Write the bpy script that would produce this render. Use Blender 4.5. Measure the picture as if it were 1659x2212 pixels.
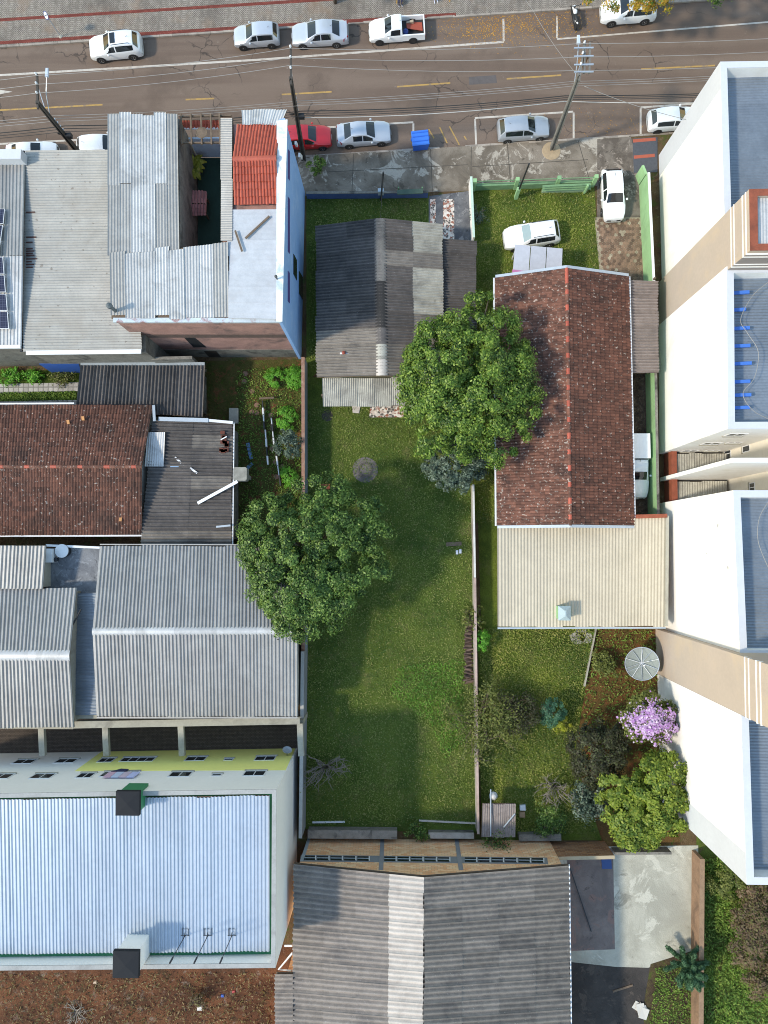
import bpy, math, random
import numpy as np
from mathutils import Vector, Quaternion, Matrix
random.seed(7); RNG = np.random.default_rng(7)
for o in list(bpy.data.objects): bpy.data.objects.remove(o)
SC = bpy.context.scene; COL = SC.collection
# ---------------------------------------------------------------- camera
CAMH = 56.0; FPX = 1555.0; CX, CY = 829.5, 1106.0; NAD = (866.0, 1185.0)
_n = Vector(((NAD[0]-CX)/FPX, -(NAD[1]-CY)/FPX, -1)).normalized()
CQ = _n.rotation_difference(Vector((0, 0, -1)))
cd = bpy.data.cameras.new('camera'); cam = bpy.data.objects.new('camera', cd); COL.objects.link(cam)
cam.location = (0, 0, CAMH); cam.rotation_mode = 'QUATERNION'; cam.rotation_quaternion = CQ
cd.sensor_fit = 'VERTICAL'; cd.sensor_height = 36; cd.lens = FPX/2212*36; cd.clip_end = 3000; cd.clip_start = .5
SC.camera = cam
SC.cycles.filter_width = 1.0
SC.render.resolution_x = 768; SC.render.resolution_y = 1024
# ---------------------------------------------------------------- light
SUN_EL = math.radians(43); SH = Vector((1, .32, 0)).normalized()      # shadows fall to +x, a little +y
w = bpy.data.worlds.new('World'); SC.world = w; w.use_nodes = True
wn = w.node_tree.nodes; bg = wn['Background']
sk = wn.new('ShaderNodeTexSky'); sk.sky_type = 'NISHITA'; sk.sun_disc = False
sk.sun_elevation = SUN_EL; sk.sun_rotation = math.atan2(-SH.x, -SH.y); sk.air_density = 2.1; sk.dust_density = .6; sk.ozone_density = 2.6
w.node_tree.links.new(sk.outputs[0], bg.inputs[0]); bg.inputs[1].default_value = .15
sl = bpy.data.lights.new('sun', 'SUN'); sl.energy = 2.0; sl.angle = math.radians(4.5); sl.color = (1, .89, .72)
so = bpy.data.objects.new('sun', sl); COL.objects.link(so); so.location = (-40, -20, 60)
_d = Vector((SH.x*math.cos(SUN_EL), SH.y*math.cos(SUN_EL), -math.sin(SUN_EL)))
so.rotation_mode = 'QUATERNION'; so.rotation_quaternion = Vector((0, 0, -1)).rotation_difference(_d)
vs = SC.view_settings; vs.view_transform = 'Standard'; vs.look = 'None'; vs.gamma = 1; vs.exposure = .86; vs.use_curve_mapping = False
# ---------------------------------------------------------------- survey: photograph point + height -> place
def G(x, y, z=0.0):
    d = CQ @ Vector(((x-CX)/FPX, -(y-CY)/FPX, -1)); t = (z-CAMH)/d.z
    return Vector((d.x*t, d.y*t, z))
def Gs(pts, z=0.0): return [G(p[0], p[1], p[2] if len(p) > 2 else z) for p in pts]
# ---------------------------------------------------------------- objects
def link(o, parent=None):
    COL.objects.link(o)
    if parent is not None:
        o.parent = parent; o.matrix_parent_inverse = parent_inv(parent)
    return o
_pm = {}
def wm(o):                                    # world matrix without depsgraph
    m = o.matrix_basis.copy()
    if o.parent is not None: m = wm(o.parent) @ o.matrix_parent_inverse @ m
    return m
def parent_inv(p): return wm(p).inverted()
def tag(o, label=None, cat=None, group=None, kind=None):
    if label: o['label'] = label
    if cat: o['category'] = cat
    if group: o['group'] = group
    if kind: o['kind'] = kind
    return o
def thing(name, label, cat, loc=(0, 0, 0), rz=0, group=None):
    o = bpy.data.objects.new(name, None); o.empty_display_size = .3
    COL.objects.link(o); o.location = loc; o.rotation_euler = (0, 0, rz)
    return tag(o, label, cat, group)
class MB:
    def __init__(s): s.v = []; s.f = []; s.m = []
    def add(s, vs, fs, mi=0):
        b = len(s.v); s.v += [tuple(v) for v in vs]; s.f += [tuple(i+b for i in f) for f in fs]; s.m += [mi]*len(fs); return s
    def box(s, a, b, mi=0):
        x0, y0, z0 = a; x1, y1, z1 = b
        return s.hexa([(x0,y0,z0),(x1,y0,z0),(x1,y1,z0),(x0,y1,z0),(x0,y0,z1),(x1,y0,z1),(x1,y1,z1),(x0,y1,z1)], mi)
    def hexa(s, v, mi=0): return s.add(v, [(3,2,1,0),(4,5,6,7),(0,1,5,4),(1,2,6,5),(2,3,7,6),(3,0,4,7)], mi)
    def prism(s, pts, z0, z1, mi=0):
        n = len(pts); a = sum(pts[i][0]*pts[(i+1)%n][1]-pts[(i+1)%n][0]*pts[i][1] for i in range(n))
        if a < 0: pts = pts[::-1]
        v = [(p[0], p[1], z0) for p in pts]+[(p[0], p[1], z1) for p in pts]
        return s.add(v, [tuple(range(n))[::-1], tuple(range(n, 2*n))]+[(i, (i+1)%n, n+(i+1)%n, n+i) for i in range(n)], mi)
    def bar(s, p, q, w, h=None, up=Vector((0, 0, 1)), mi=0):
        p = Vector(p); q = Vector(q); h = h or w; d = (q-p).normalized()
        if abs(d.dot(up)) > .98: up = Vector((0, 1, 0))
        r = d.cross(up).normalized()*w/2; u = r.cross(d).normalized()*h/2
        return s.hexa([p-r-u, p+r-u, q+r-u, q-r-u, p-r+u, p+r+u, q+r+u, q-r+u], mi)
    def tube(s, pts, rad, n=6, mi=0, cap=True):
        pts = [Vector(p) for p in pts]; rs = rad if isinstance(rad, (list, tuple)) else [rad]*len(pts); vs = []; fs = []
        for i, p in enumerate(pts):
            d = (pts[min(i+1, len(pts)-1)]-pts[max(i-1, 0)]).normalized()
            u = d.cross(Vector((0, 0, 1)) if abs(d.z) < .95 else Vector((1, 0, 0))).normalized(); v = d.cross(u)
            for k in range(n):
                a = 2*math.pi*k/n; vs.append(p+(u*math.cos(a)+v*math.sin(a))*rs[i])
        for i in range(len(pts)-1):
            for k in range(n): fs.append((i*n+k, (i+1)*n+k, (i+1)*n+(k+1)%n, i*n+(k+1)%n))
        if cap: fs += [tuple(range(n)), tuple(range((len(pts)-1)*n, len(pts)*n))[::-1]]
        return s.add(vs, fs, mi)
    def lathe(s, c, prof, n=16, axis=Vector((0, 0, 1)), mi=0):
        axis = Vector(axis).normalized(); u = axis.cross(Vector((1, 0, 0)) if abs(axis.x) < .9 else Vector((0, 1, 0))).normalized(); v = axis.cross(u); c = Vector(c)
        vs = [c+axis*h+(u*math.cos(2*math.pi*k/n)+v*math.sin(2*math.pi*k/n))*r for r, h in prof for k in range(n)]; m = len(prof)
        fs = [(i*n+k, i*n+(k+1)%n, (i+1)*n+(k+1)%n, (i+1)*n+k) for i in range(m-1) for k in range(n)]
        fs += [tuple(range(n))[::-1], tuple(range((m-1)*n, m*n))]
        return s.add(vs, fs, mi)
    def build(s, name, mats, parent=None, smooth=False, kind=None, label=None):
        me = bpy.data.meshes.new(name); me.from_pydata(s.v, [], s.f); me.validate()
        if not isinstance(mats, (list, tuple)): mats = [mats]
        for m in mats: me.materials.append(m)
        if len(mats) > 1 and len(me.polygons) == len(s.m): me.polygons.foreach_set('material_index', s.m)
        if smooth: me.polygons.foreach_set('use_smooth', [True]*len(me.polygons))
        o = bpy.data.objects.new(name, me); link(o, parent)
        if kind: o['kind'] = kind
        if label: o['label'] = label
        return o
def bulk(name, V, F, mat, parent=None, smooth=False, kind=None):
    """V (n,3) float array, F (m,4) or (m,3) int array"""
    V = np.asarray(V, np.float32); F = np.asarray(F, np.int32); k = F.shape[1]
    me = bpy.data.meshes.new(name); me.vertices.add(len(V)); me.vertices.foreach_set('co', V.ravel())
    me.loops.add(F.size); me.loops.foreach_set('vertex_index', F.ravel()); me.polygons.add(len(F))
    me.polygons.foreach_set('loop_start', np.arange(0, F.size, k, dtype=np.int32)); me.update(calc_edges=True)
    if isinstance(mat, (list, tuple)):
        for m in mat: me.materials.append(m)
    else: me.materials.append(mat)
    if smooth: me.polygons.foreach_set('use_smooth', np.ones(len(F), bool))
    o = bpy.data.objects.new(name, me); link(o, parent)
    if kind: o['kind'] = kind
    return o
def copy_tree(o, parent=None):
    c = o.copy(); COL.objects.link(c)
    if parent is not None: c.parent = parent; c.matrix_parent_inverse = o.matrix_parent_inverse.copy()
    for ch in list(o.children): copy_tree(ch, c)
    return c
# ---------------------------------------------------------------- materials
class NT:
    def __init__(s, name):
        s.m = bpy.data.materials.new(name); s.m.use_nodes = True; s.t = s.m.node_tree; s.n = s.t.nodes; s.b = s.n['Principled BSDF']; s.L = s.t.links.new
        s.geo = s.n.new('ShaderNodeNewGeometry'); s.P = s.geo.outputs['Position']
    def val(s, sock, v):
        if isinstance(v, bpy.types.NodeSocket): s.L(v, sock)
        else: sock.default_value = v
    def noise(s, scale, detail=4, rough=.55, vec=None, dist=0):
        n = s.n.new('ShaderNodeTexNoise'); n.inputs['Scale'].default_value = scale; n.inputs['Detail'].default_value = detail; n.inputs['Roughness'].default_value = rough; n.inputs['Distortion'].default_value = dist
        s.L(vec or s.P, n.inputs['Vector']); return n.outputs['Fac']
    def ramp(s, fac, a, b, lo=0., hi=1.):
        n = s.n.new('ShaderNodeMapRange'); n.inputs[1].default_value = a; n.inputs[2].default_value = b; n.inputs[3].default_value = lo; n.inputs[4].default_value = hi; n.interpolation_type = 'SMOOTHSTEP'
        s.val(n.inputs[0], fac); return n.outputs[0]
    def math(s, op, a, b=0.):
        n = s.n.new('ShaderNodeMath'); n.operation = op; s.val(n.inputs[0], a); s.val(n.inputs[1], b); return n.outputs[0]
    def mix(s, f, a, b, mode='MIX'):
        n = s.n.new('ShaderNodeMix'); n.data_type = 'RGBA'; n.blend_type = mode
        s.val(n.inputs[0], f)
        for sock, c in ((n.inputs[6], a), (n.inputs[7], b)):
            if isinstance(c, bpy.types.NodeSocket): s.L(c, sock)
            else: sock.default_value = (*c, 1) if len(c) == 3 else c
        return n.outputs[2]
    def mapping(s, scale=(1, 1, 1), rotz=0, vec=None, loc=(0, 0, 0)):
        n = s.n.new('ShaderNodeMapping'); n.inputs['Scale'].default_value = scale; n.inputs['Rotation'].default_value = (0, 0, rotz); n.inputs['Location'].default_value = loc
        s.L(vec or s.P, n.inputs['Vector']); return n.outputs[0]
    def objrand(s):
        n = s.n.new('ShaderNodeObjectInfo'); a = n.outputs['Random']; g = s.geo.outputs['Random Per Island']
        return s.math('FRACT', s.math('ADD', a, g))
    def bump(s, h, dist, strength=1.):
        n = s.n.new('ShaderNodeBump'); n.inputs['Strength'].default_value = strength; n.inputs['Distance'].default_value = dist; s.L(h, n.inputs['Height']); s.L(n.outputs[0], s.b.inputs['Normal'])
    def done(s, col, rough=.8, metal=0., spec=None):
        s.val(s.b.inputs['Base Color'], col if isinstance(col, bpy.types.NodeSocket) else (*col, 1)); s.val(s.b.inputs['Roughness'], rough); s.val(s.b.inputs['Metallic'], metal)
        if spec is not None: s.b.inputs['Specular IOR Level'].default_value = spec
        return s.m
def hx(h):
    h = h.lstrip('#'); c = [int(h[i:i+2], 16)/255 for i in (0, 2, 4)]
    return tuple(x/12.92 if x <= .04045 else ((x+.055)/1.055)**2.4 for x in c)
def surf(name, c, var=.18, scale=1.2, rough=.85, metal=0., stain=None, stainscale=.5, stainamt=.5, rnd=0., bump=0., bscale=20, spots=None, spotscale=6, spec=None, fine=8., spotat=.66):
    """weathered paint / plaster / sheet: large and fine mottling, stains with shapes of their own, per-piece tint"""
    t = NT(name); n1 = t.noise(scale, 6, .6); n2 = t.noise(scale*fine, 4, .6)
    f = t.math('ADD', t.math('MULTIPLY', n1, .6), t.math('MULTIPLY', n2, .4))
    lo = tuple(x*(1-var) for x in c); hi = tuple(min(.95, x*(1+var)) for x in c)
    col = t.mix(t.ramp(f, .3, .7), lo, hi)
    if stain is not None: col = t.mix(t.math('MULTIPLY', t.ramp(t.noise(stainscale, 7, .65, dist=.6), .48, .68), stainamt), col, stain)
    if spots is not None: col = t.mix(t.ramp(t.noise(spotscale, 3, .5), spotat, spotat+.06, 0, .8), col, spots)
    if rnd:
        r = t.ramp(t.objrand(), 0, 1, 1-rnd, 1+rnd)
        n = t.n.new('ShaderNodeVectorMath'); n.operation = 'SCALE'; t.L(col, n.inputs[0]); t.L(r, n.inputs['Scale']); col = n.outputs[0]
    if bump: t.bump(t.noise(bscale, 5, .6), bump)
    return t.done(col, rough, metal, spec)
def plain(name, c, rough=.6, metal=0., coat=0., spec=None):
    t = NT(name); f = t.noise(3., 3); col = t.mix(f, tuple(x*.93 for x in c), tuple(min(1, x*1.05) for x in c))
    if coat: t.b.inputs['Coat Weight'].default_value = coat; t.b.inputs['Coat Roughness'].default_value = .08
    return t.done(col, rough, metal, spec)
def leafmat(name, c1, c2, c3, scale=.9, rough=.5, trans=.25):
    t = NT(name); isl = t.geo.outputs['Random Per Island']; n = t.noise(scale, 3, .5)
    col = t.mix(t.ramp(n, .35, .65), c1, c2); col = t.mix(t.math('MULTIPLY', t.ramp(isl, .45, 1.), .8), col, c3)
    t.done(col, rough, spec=.3)
    tr = t.n.new('ShaderNodeBsdfTranslucent'); t.L(col, tr.inputs[0]); ms = t.n.new('ShaderNodeMixShader'); ms.inputs[0].default_value = trans
    t.L(t.b.outputs[0], ms.inputs[1]); t.L(tr.outputs[0], ms.inputs[2]); t.L(ms.outputs[0], t.n['Material Output'].inputs[0]); return t.m
# ---------------------------------------------------------------- building pieces
def bil(P, u, v):
    a = P[0].lerp(P[1], u); b = P[2].lerp(P[3], u); return a.lerp(b, v)
def nrm(P):
    n = (P[1]-P[0]).cross(P[2]-P[0]).normalized(); return n if n.z > 0 else -n
def deck(P, off=-.06, th=.05, mb=None):
    """thin board under the sheets; P = [low0, high0, low1, high1]"""
    mb = mb or MB(); n = nrm(P); q = [P[0], P[2], P[3], P[1]]
    if (q[1]-q[0]).cross(q[2]-q[0]).z < 0: q = q[::-1]
    return mb.hexa([p+n*(off-th) for p in q]+[p+n*off for p in q])
def sheets(parent, P, nu, nv, pitch, amp, mat, name='roof_sheet', over=None, shape='wave', jit=.012, lap=.08, stagger=0, seg=None):
    """P=[low0,high0,low1,high1]: low->high is the way the ribs run; one object per sheet"""
    P = [Vector(p) for p in P]; n = nrm(P); lu = (P[1]-P[0]).length; lv = (P[2]-P[0]).length; out = []
    for i in range(nu):
        for j in range(nv):
            u0 = i/nu-(lap/lu if i else 0); u1 = (i+1)/nu
            v0, v1 = j/nv, (j+1)/nv+.03/lv
            wv = (v1-v0)*lv; waves = max(1, round(wv/pitch))
            if shape == 'wave': prof = [(k/(waves*6), .5+.5*math.cos(2*math.pi*k/6)) for k in range(waves*6+1)]
            else:
                prof = []
                for k in range(waves):
                    for a, h in ((0, 0), (.28, 0), (.48, 1), (.76, 1), (.96, 0)): prof.append(((k+a)/waves, h))
                prof.append((1., 0))
            du = random.uniform(-jit, jit)/lu*4; lift = random.uniform(0, jit)+.004*(i % 2)+.003*(j % 2); rot = random.uniform(-jit, jit)*.6
            vs = []; fs = []; m = len(prof)
            for r, uu in enumerate((u0+du, u1+du)):
                for a, h in prof:
                    q = bil(P, uu, v0+(v1-v0)*a+ (rot*r/lv)); vs.append(q+n*(h*amp+lift+ (.012 if (r == 0 and i) else 0)+.0))
            for a in range(m-1): fs.append((a, a+1, m+a+1, m+a))
            if ((Vector(vs[1])-Vector(vs[0])).cross(Vector(vs[m])-Vector(vs[0]))).dot(n) < 0: fs = [f[::-1] for f in fs]
            mm = (over or {}).get((i, j), mat)
            o = MB().add(vs, fs).build(name, mm, parent, smooth=(shape == 'wave')); out.append(o)
    return out
def tiles(parent, P, rows, cols, mat, name='roof_tile', limit=300, ht=.05, near=Vector((0, 0, 0)), missing=(), restname='roof_tiles', bow=0):
    """half-round clay tiles on a slope; the biggest-showing ones each an object, the rest one stuff part"""
    P = [Vector(p) for p in P]; n = nrm(P); cells = []
    for i in range(rows):
        for j in range(cols):
            if (i, j) in missing: continue
            c = bil(P, (i+.5)/rows, (j+.5)/cols); cells.append(((c-near).length, i, j))
    cells.sort(); prof = ((0, .0), (.12, .45), (.35, 1.), (.6, .9), (.8, .3), (1.02, .0)); rest = MB(); made = 0
    for _, i, j in cells:
        jx = random.uniform(-.05, .05); ju = random.uniform(-.06, .06); k = random.uniform(.85, 1.15); tz = random.uniform(-.012, .012)
        vs = []; fs = []
        for r, uu in enumerate(((i+ju-.05)/rows, (i+1.0+ju)/rows)):
            for a, h in prof:
                q = bil(P, uu, (j+a+jx+tz*r*4)/cols); vs.append(q+n*(h*ht*k+(.045 if r == 0 else .0)+tz+.01))
        m = len(prof)
        for a in range(m-1): fs.append((a, a+1, m+a+1, m+a))
        b = len(vs)
        for a, h in prof: vs.append(bil(P, (i+ju-.05)/rows, (j+a+jx)/cols)+n*(-.005+tz))
        for a in range(m-1): fs.append((b+a, b+a+1, a+1, a))
        if ((Vector(vs[1])-Vector(vs[0])).cross(Vector(vs[m])-Vector(vs[0]))).dot(n) < 0: fs = [f[::-1] for f in fs]
        if made < limit: MB().add(vs, fs).build(name, mat, parent); made += 1
        else: rest.add(vs, fs)
    if rest.v: rest.build(restname, mat, parent, kind='stuff')
def gable_walls(parent, name, mat, E0, E1, R0, R1, F0, F1, inset=.35, drop=.12, z0=0.):
    """walls under a two-slope roof. E = one eave (start,end), R = ridge, F = other eave"""
    def ins(p, a, b): return p+(a-p).normalized()*inset+(b-p).normalized()*inset
    e0, e1, f0, f1 = ins(E0, E1, R0), ins(E1, E0, R1), ins(F0, F1, R0), ins(F1, F0, R1)
    r0 = R0+(R1-R0).normalized()*inset; r1 = R1+(R0-R1).normalized()*inset
    D = Vector((0, 0, -drop)); e0, e1, f0, f1, r0, r1 = [p+D for p in (e0, e1, f0, f1, r0, r1)]
    v = [Vector((p.x, p.y, z0)) for p in (e0, e1, f1, f0)]+[e0, e1, f1, f0, r0, r1]
    mb = MB().add(v, [(0,1,5,4),(2,3,7,6),(1,2,6,9,5),(3,0,4,8,7),(4,5,9,8),(6,7,8,9),(3,2,1,0)])
    return mb.build(name, mat, parent)
def leaves(name, C, N, size, mat, parent=None, aspect=.55, kind=None, jitter=.35):
    """cloud of leaf quads: centres C, facing N"""
    C = np.asarray(C, np.float32); N = np.asarray(N, np.float32); k = len(C)
    N = N+RNG.normal(0, jitter, N.shape); N /= np.linalg.norm(N, axis=1, keepdims=True)+1e-6
    R = RNG.normal(0, 1, N.shape); U = np.cross(N, R); U /= np.linalg.norm(U, axis=1, keepdims=True)+1e-6; W = np.cross(N, U)
    s = (size*RNG.uniform(.6, 1.35, k))[:, None]
    V = np.stack([C-U*s*.5, C+W*s*aspect*.5-N*s*.08, C+U*s*.5, C-W*s*aspect*.5-N*s*.08], 1).reshape(-1, 3)
    return bulk(name, V, np.arange(4*k).reshape(-1, 4), mat, parent, kind=kind)
def tree(name, label, cat, base, crown, rad, nclump, crad, nleaf, lsize, mat, bark, trunk_r=.18, group=None, low=-.35, flowers=None, lumps=.25, inner=.5, limbs=7, lobes=None):
    """tapered trunk with limbs; leaf clumps spread through the crown's volume"""
    base = Vector(base); crown = Vector(crown); t = thing(name, label, cat, base, group=group)
    mb = MB(); fork = base.lerp(crown, .55); mb.tube([base-Vector((0, 0, .05)), base.lerp(fork, .5)+Vector((.06, .03, 0)), fork], [trunk_r*1.25, trunk_r, trunk_r*.8], 8)
    ph = [random.uniform(0, 6.28) for _ in range(6)]
    cs = []
    for i in range(nclump):
        z = random.uniform(low, 1); a = random.uniform(0, 2*math.pi); r = math.sqrt(max(0, 1-z*z)); q = random.uniform(inner, 1)**.6
        lump = 1+lumps*(.5*math.sin(3*a+ph[0])+.3*math.sin(5*a+ph[1])+.35*math.sin(7*a+2*z+ph[2]))*.6
        d = Vector((r*math.cos(a), r*math.sin(a), z)); lx, ly, lz, ls = random.choices(lobes, [l[3]**2 for l in lobes])[0] if lobes else (0, 0, 0, 1)
        cs.append((crown+Vector((lx, ly, lz))+Vector((d.x*rad[0]*q*lump, d.y*rad[1]*q*lump, d.z*rad[2]*q))*ls, d))
    for i in range(limbs):
        c, d = cs[i*len(cs)//max(limbs, 1)]; mb.tube([fork, fork.lerp(c, .5)+Vector((0, 0, .15)), c], [trunk_r*.6, trunk_r*.35, trunk_r*.1], 6)
    mb.build('trunk', bark, t, smooth=True)
    C = []; N = []
    for c, d in cs:
        k = int(nleaf*random.uniform(.6, 1.3)); rr = crad*random.uniform(.6, 1.25)
        D = RNG.normal(0, 1, (k, 3)); D /= np.linalg.norm(D, axis=1, keepdims=True)
        D[:, 2] = np.where(D[:, 2] < -.3, -D[:, 2], D[:, 2])
        C.append(np.array(c)+D*(rr*RNG.uniform(.35, 1, (k, 1)))*np.array([1, 1, .75])); N.append(D*.8+np.array(d)*.45+np.array([0, 0, .35]))
    C = np.concatenate(C); N = np.concatenate(N); leaves('crown', C, N, lsize, mat, t)
    if flowers:
        fm, frac, fs = flowers; k = int(len(C)*frac); up = np.argsort(-(C[:, 2]+RNG.normal(0, rad[2]*.35, len(C))-.4*np.abs(C[:, 1]-crown.y+.2)))[:k]
        leaves('blossom', C[up]+N[up]*.05, N[up]+np.array([0, 0, .6]), fs, fm, t, aspect=.9)
    return t
def shrub(name, label, base, r, h, nst, nleaf, lsize, mat, bark, group=None, cat='shrub', twig=.02):
    base = Vector(base); t = thing(name, label, cat, base, group=group); mb = MB(); C = []; N = []
    for i in range(nst):
        a = random.uniform(0, 6.283); q = random.uniform(.3, 1)*r; tip = base+Vector((math.cos(a)*q, math.sin(a)*q, h*random.uniform(.55, 1)))
        mid = base.lerp(tip, .5)+Vector((random.uniform(-.15, .15)*r, random.uniform(-.15, .15)*r, h*.12)); mb.tube([base-Vector((0, 0, .03)), mid, tip], [twig*1.6, twig, twig*.4], 5)
        for s in range(3):
            p = base.lerp(tip, random.uniform(.5, .95)); e = p+Vector((random.uniform(-.4, .4)*r, random.uniform(-.4, .4)*r, random.uniform(0, .25)*h)); mb.tube([p, e], [twig*.7, twig*.3], 4)
            if nleaf:
                k = max(1, nleaf//(nst*3)); D = RNG.normal(0, 1, (k, 3)); C.append(np.array(e)+D*np.array([r, r, h])*.13); N.append(D*.5+np.array([0, 0, .7]))
    mb.build('stem', bark, t, smooth=True)
    if nleaf: leaves('foliage', np.concatenate(C), np.concatenate(N), lsize, mat, t)
    return t
# ================================================================ materials of the setting
def m_lawn(name, a, b, c, dry, sc=.35):
    t = NT(name); n1 = t.noise(sc, 6, .62, dist=.4); n2 = t.noise(9, 5, .7); n3 = t.noise(1.6, 6, .65)
    col = t.mix(t.ramp(n1, .36, .62), a, b); col = t.mix(t.ramp(n3, .5, .72, 0, .75), col, c)
    col = t.mix(t.ramp(t.noise(sc*1.7, 7, .7, vec=t.mapping(loc=(9, 4, 0))), .52, .7, 0, .7), col, dry)
    col = t.mix(t.ramp(n2, .35, .75, 0, .55), col, tuple(x*.35 for x in a)); t.bump(t.math('ADD', n2, t.noise(30, 4, .7)), .12); return t.done(col, .95, spec=.1)
def m_asphalt():
    t = NT('asphalt'); lane = t.mapping((.05, .9, 1), math.radians(3.7))
    c = t.mix(t.ramp(t.noise(.9, 6, .6, vec=lane), .35, .65), hx('705f53'), hx('7f6e61')); c = t.mix(t.ramp(t.noise(.22, 7, .65), .5, .66, 0, .6), c, hx('66574c'))
    c = t.mix(t.ramp(t.noise(22, 3, .7), .3, .7, 0, .35), c, hx('4f4945')); c = t.mix(t.ramp(t.noise(1.3, 8, .75), .62, .72, 0, .5), c, hx('9c8f82'))
    v = t.n.new('ShaderNodeTexVoronoi'); v.feature = 'DISTANCE_TO_EDGE'; v.inputs['Scale'].default_value = .42
    d = t.n.new('ShaderNodeVectorMath'); d.operation = 'ADD'; nn = t.n.new('ShaderNodeTexNoise'); nn.inputs['Scale'].default_value = 1.1; nn.inputs['Detail'].default_value = 6; t.L(t.P, nn.inputs['Vector']); t.L(nn.outputs['Color'], d.inputs[0]); t.L(t.P, d.inputs[1]); t.L(d.outputs[0], v.inputs['Vector'])
    crack = t.math('MULTIPLY', t.ramp(v.outputs['Distance'], .004, .022, 1, 0), t.ramp(t.noise(.16, 3), .5, .6)); c = t.mix(t.math('MULTIPLY', crack, .75), c, hx('3b3633'))
    t.bump(t.noise(60, 3, .7), .02); return t.done(c, .9, spec=.2)
def m_pavers(name, c1, c2, mortar, w=.2, h=.1, rz=0, stain=None, sq=False):
    t = NT(name); br = t.n.new('ShaderNodeTexBrick'); t.L(t.mapping((1, 1, 1), rz), br.inputs['Vector']); br.inputs['Scale'].default_value = 1; br.inputs['Brick Width'].default_value = w; br.inputs['Row Height'].default_value = h; br.inputs['Mortar Size'].default_value = h*.09; br.inputs['Color1'].default_value = (*c1, 1); br.inputs['Color2'].default_value = (*c2, 1); br.inputs['Mortar'].default_value = (*mortar, 1)
    if sq: br.offset = 0
    c = t.mix(t.ramp(t.noise(.5, 7, .65), .48, .68, 0, .6), br.outputs['Color'], stain or tuple(x*.55 for x in c1)); c = t.mix(t.ramp(t.noise(14, 3), .3, .7, 0, .25), c, tuple(x*.6 for x in c2))
    t.bump(br.outputs['Fac'], -.01); return t.done(c, .9, spec=.15)
def m_herring():
    """two directions of blocks in alternating strips"""
    t = NT('herringbone_pavers'); outs = []
    for k, rz in enumerate((math.radians(48.7), math.radians(-41.3))):
        br = t.n.new('ShaderNodeTexBrick'); t.L(t.mapping((1, 1, 1), rz), br.inputs['Vector']); br.inputs['Scale'].default_value = 1; br.inputs['Brick Width'].default_value = .24; br.inputs['Row Height'].default_value = .12; br.inputs['Mortar Size'].default_value = .012
        br.inputs['Color1'].default_value = (*hx('9a9186'), 1); br.inputs['Color2'].default_value = (*hx('857c72'), 1); br.inputs['Mortar'].default_value = (*hx('45403b'), 1); outs.append(br.outputs['Color'])
    wv = t.n.new('ShaderNodeTexWave'); wv.inputs['Scale'].default_value = 1.3; wv.bands_direction = 'X'; t.L(t.mapping((1, 1, 1), math.radians(3.7)), wv.inputs['Vector'])
    c = t.mix(t.ramp(wv.outputs['Fac'], .48, .52), outs[0], outs[1]); c = t.mix(t.ramp(t.noise(.28, 7, .65), .45, .7, 0, .7), c, hx('57504a')); c = t.mix(t.ramp(t.noise(.4, 6, .6, vec=t.mapping(loc=(30, 8, 0))), .52, .7, 0, .4), c, hx('8a6f58'))
    return t.done(c, .9, spec=.15)
def m_oldconcrete(name, base, dark, light, s=.35):
    t = NT(name); c = t.mix(t.ramp(t.noise(s, 8, .68, dist=.5), .38, .62), dark, base)
    c = t.mix(t.ramp(t.noise(s*1.6, 8, .7, vec=t.mapping(loc=(5, 17, 0)), dist=.8), .55, .6, 0, .85), c, light); c = t.mix(t.ramp(t.noise(s*2.2, 8, .7, vec=t.mapping(loc=(15, 7, 0)), dist=.6), .58, .66, 0, .7), c, tuple(x*.45 for x in dark))
    c = t.mix(t.ramp(t.noise(25, 4, .7), .35, .7, 0, .3), c, dark); t.bump(t.noise(12, 5), .03); return t.done(c, .95, spec=.15)
def m_soil(name, a, b, c, d, s=.5):
    t = NT(name); col = t.mix(t.ramp(t.noise(s, 8, .65), .38, .6), a, b); col = t.mix(t.ramp(t.noise(s*1.9, 8, .7, vec=t.mapping(loc=(3, 9, 0))), .52, .62, 0, .8), col, c)
    col = t.mix(t.ramp(t.noise(s*3.1, 8, .7, vec=t.mapping(loc=(13, 2, 0))), .55, .66, 0, .8), col, d); col = t.mix(t.ramp(t.noise(18, 4, .7), .35, .72, 0, .4), col, tuple(x*.4 for x in a)); t.bump(t.noise(9, 6, .7), .1); return t.done(col, .97, spec=.1)
LAWN = m_lawn('lawn_grass', hx('566a30'), hx('6c7c38'), hx('72883c'), hx('888258'))
LAWN2 = m_lawn('yard_grass', hx('56682c'), hx('748435'), hx('7a8e3c'), hx('7f7a4e'))
ASPH = m_asphalt(); HERR = m_herring()
REDP = m_pavers('red_pavers', hx('8c4d43'), hx('7a4038'), hx('4a2a26'), .2, .1, math.radians(3.7))
CONC = m_oldconcrete('mossy_concrete', hx('8a8073'), hx('675e53'), hx('b5ac9e'))
CONC2 = m_oldconcrete('pale_concrete', hx('b8b6a8'), hx('9d9b8e'), hx('c6c4b6'), .25)
KERB = surf('kerb_stone', hx('958b80'), .2, 2, stain=hx('5d554c'), rnd=.15)
SOIL = m_soil('soil', hx('5a4634'), hx('6b5a40'), hx('4b5a2c'), hx('7a6a52'))
REDSOIL = m_soil('red_soil', hx('573c2e'), hx('754f39'), hx('463a2c'), hx('8a7a6c'), .4)
WILD = m_soil('overgrown_ground', hx('4c5a2a'), hx('5f6d30'), hx('6a5540'), hx('3c4a22'), .4)
DARKASPH = m_oldconcrete('dark_gravel', hx('4a4643'), hx('3c3937'), hx('57504a'), .5)
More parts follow.
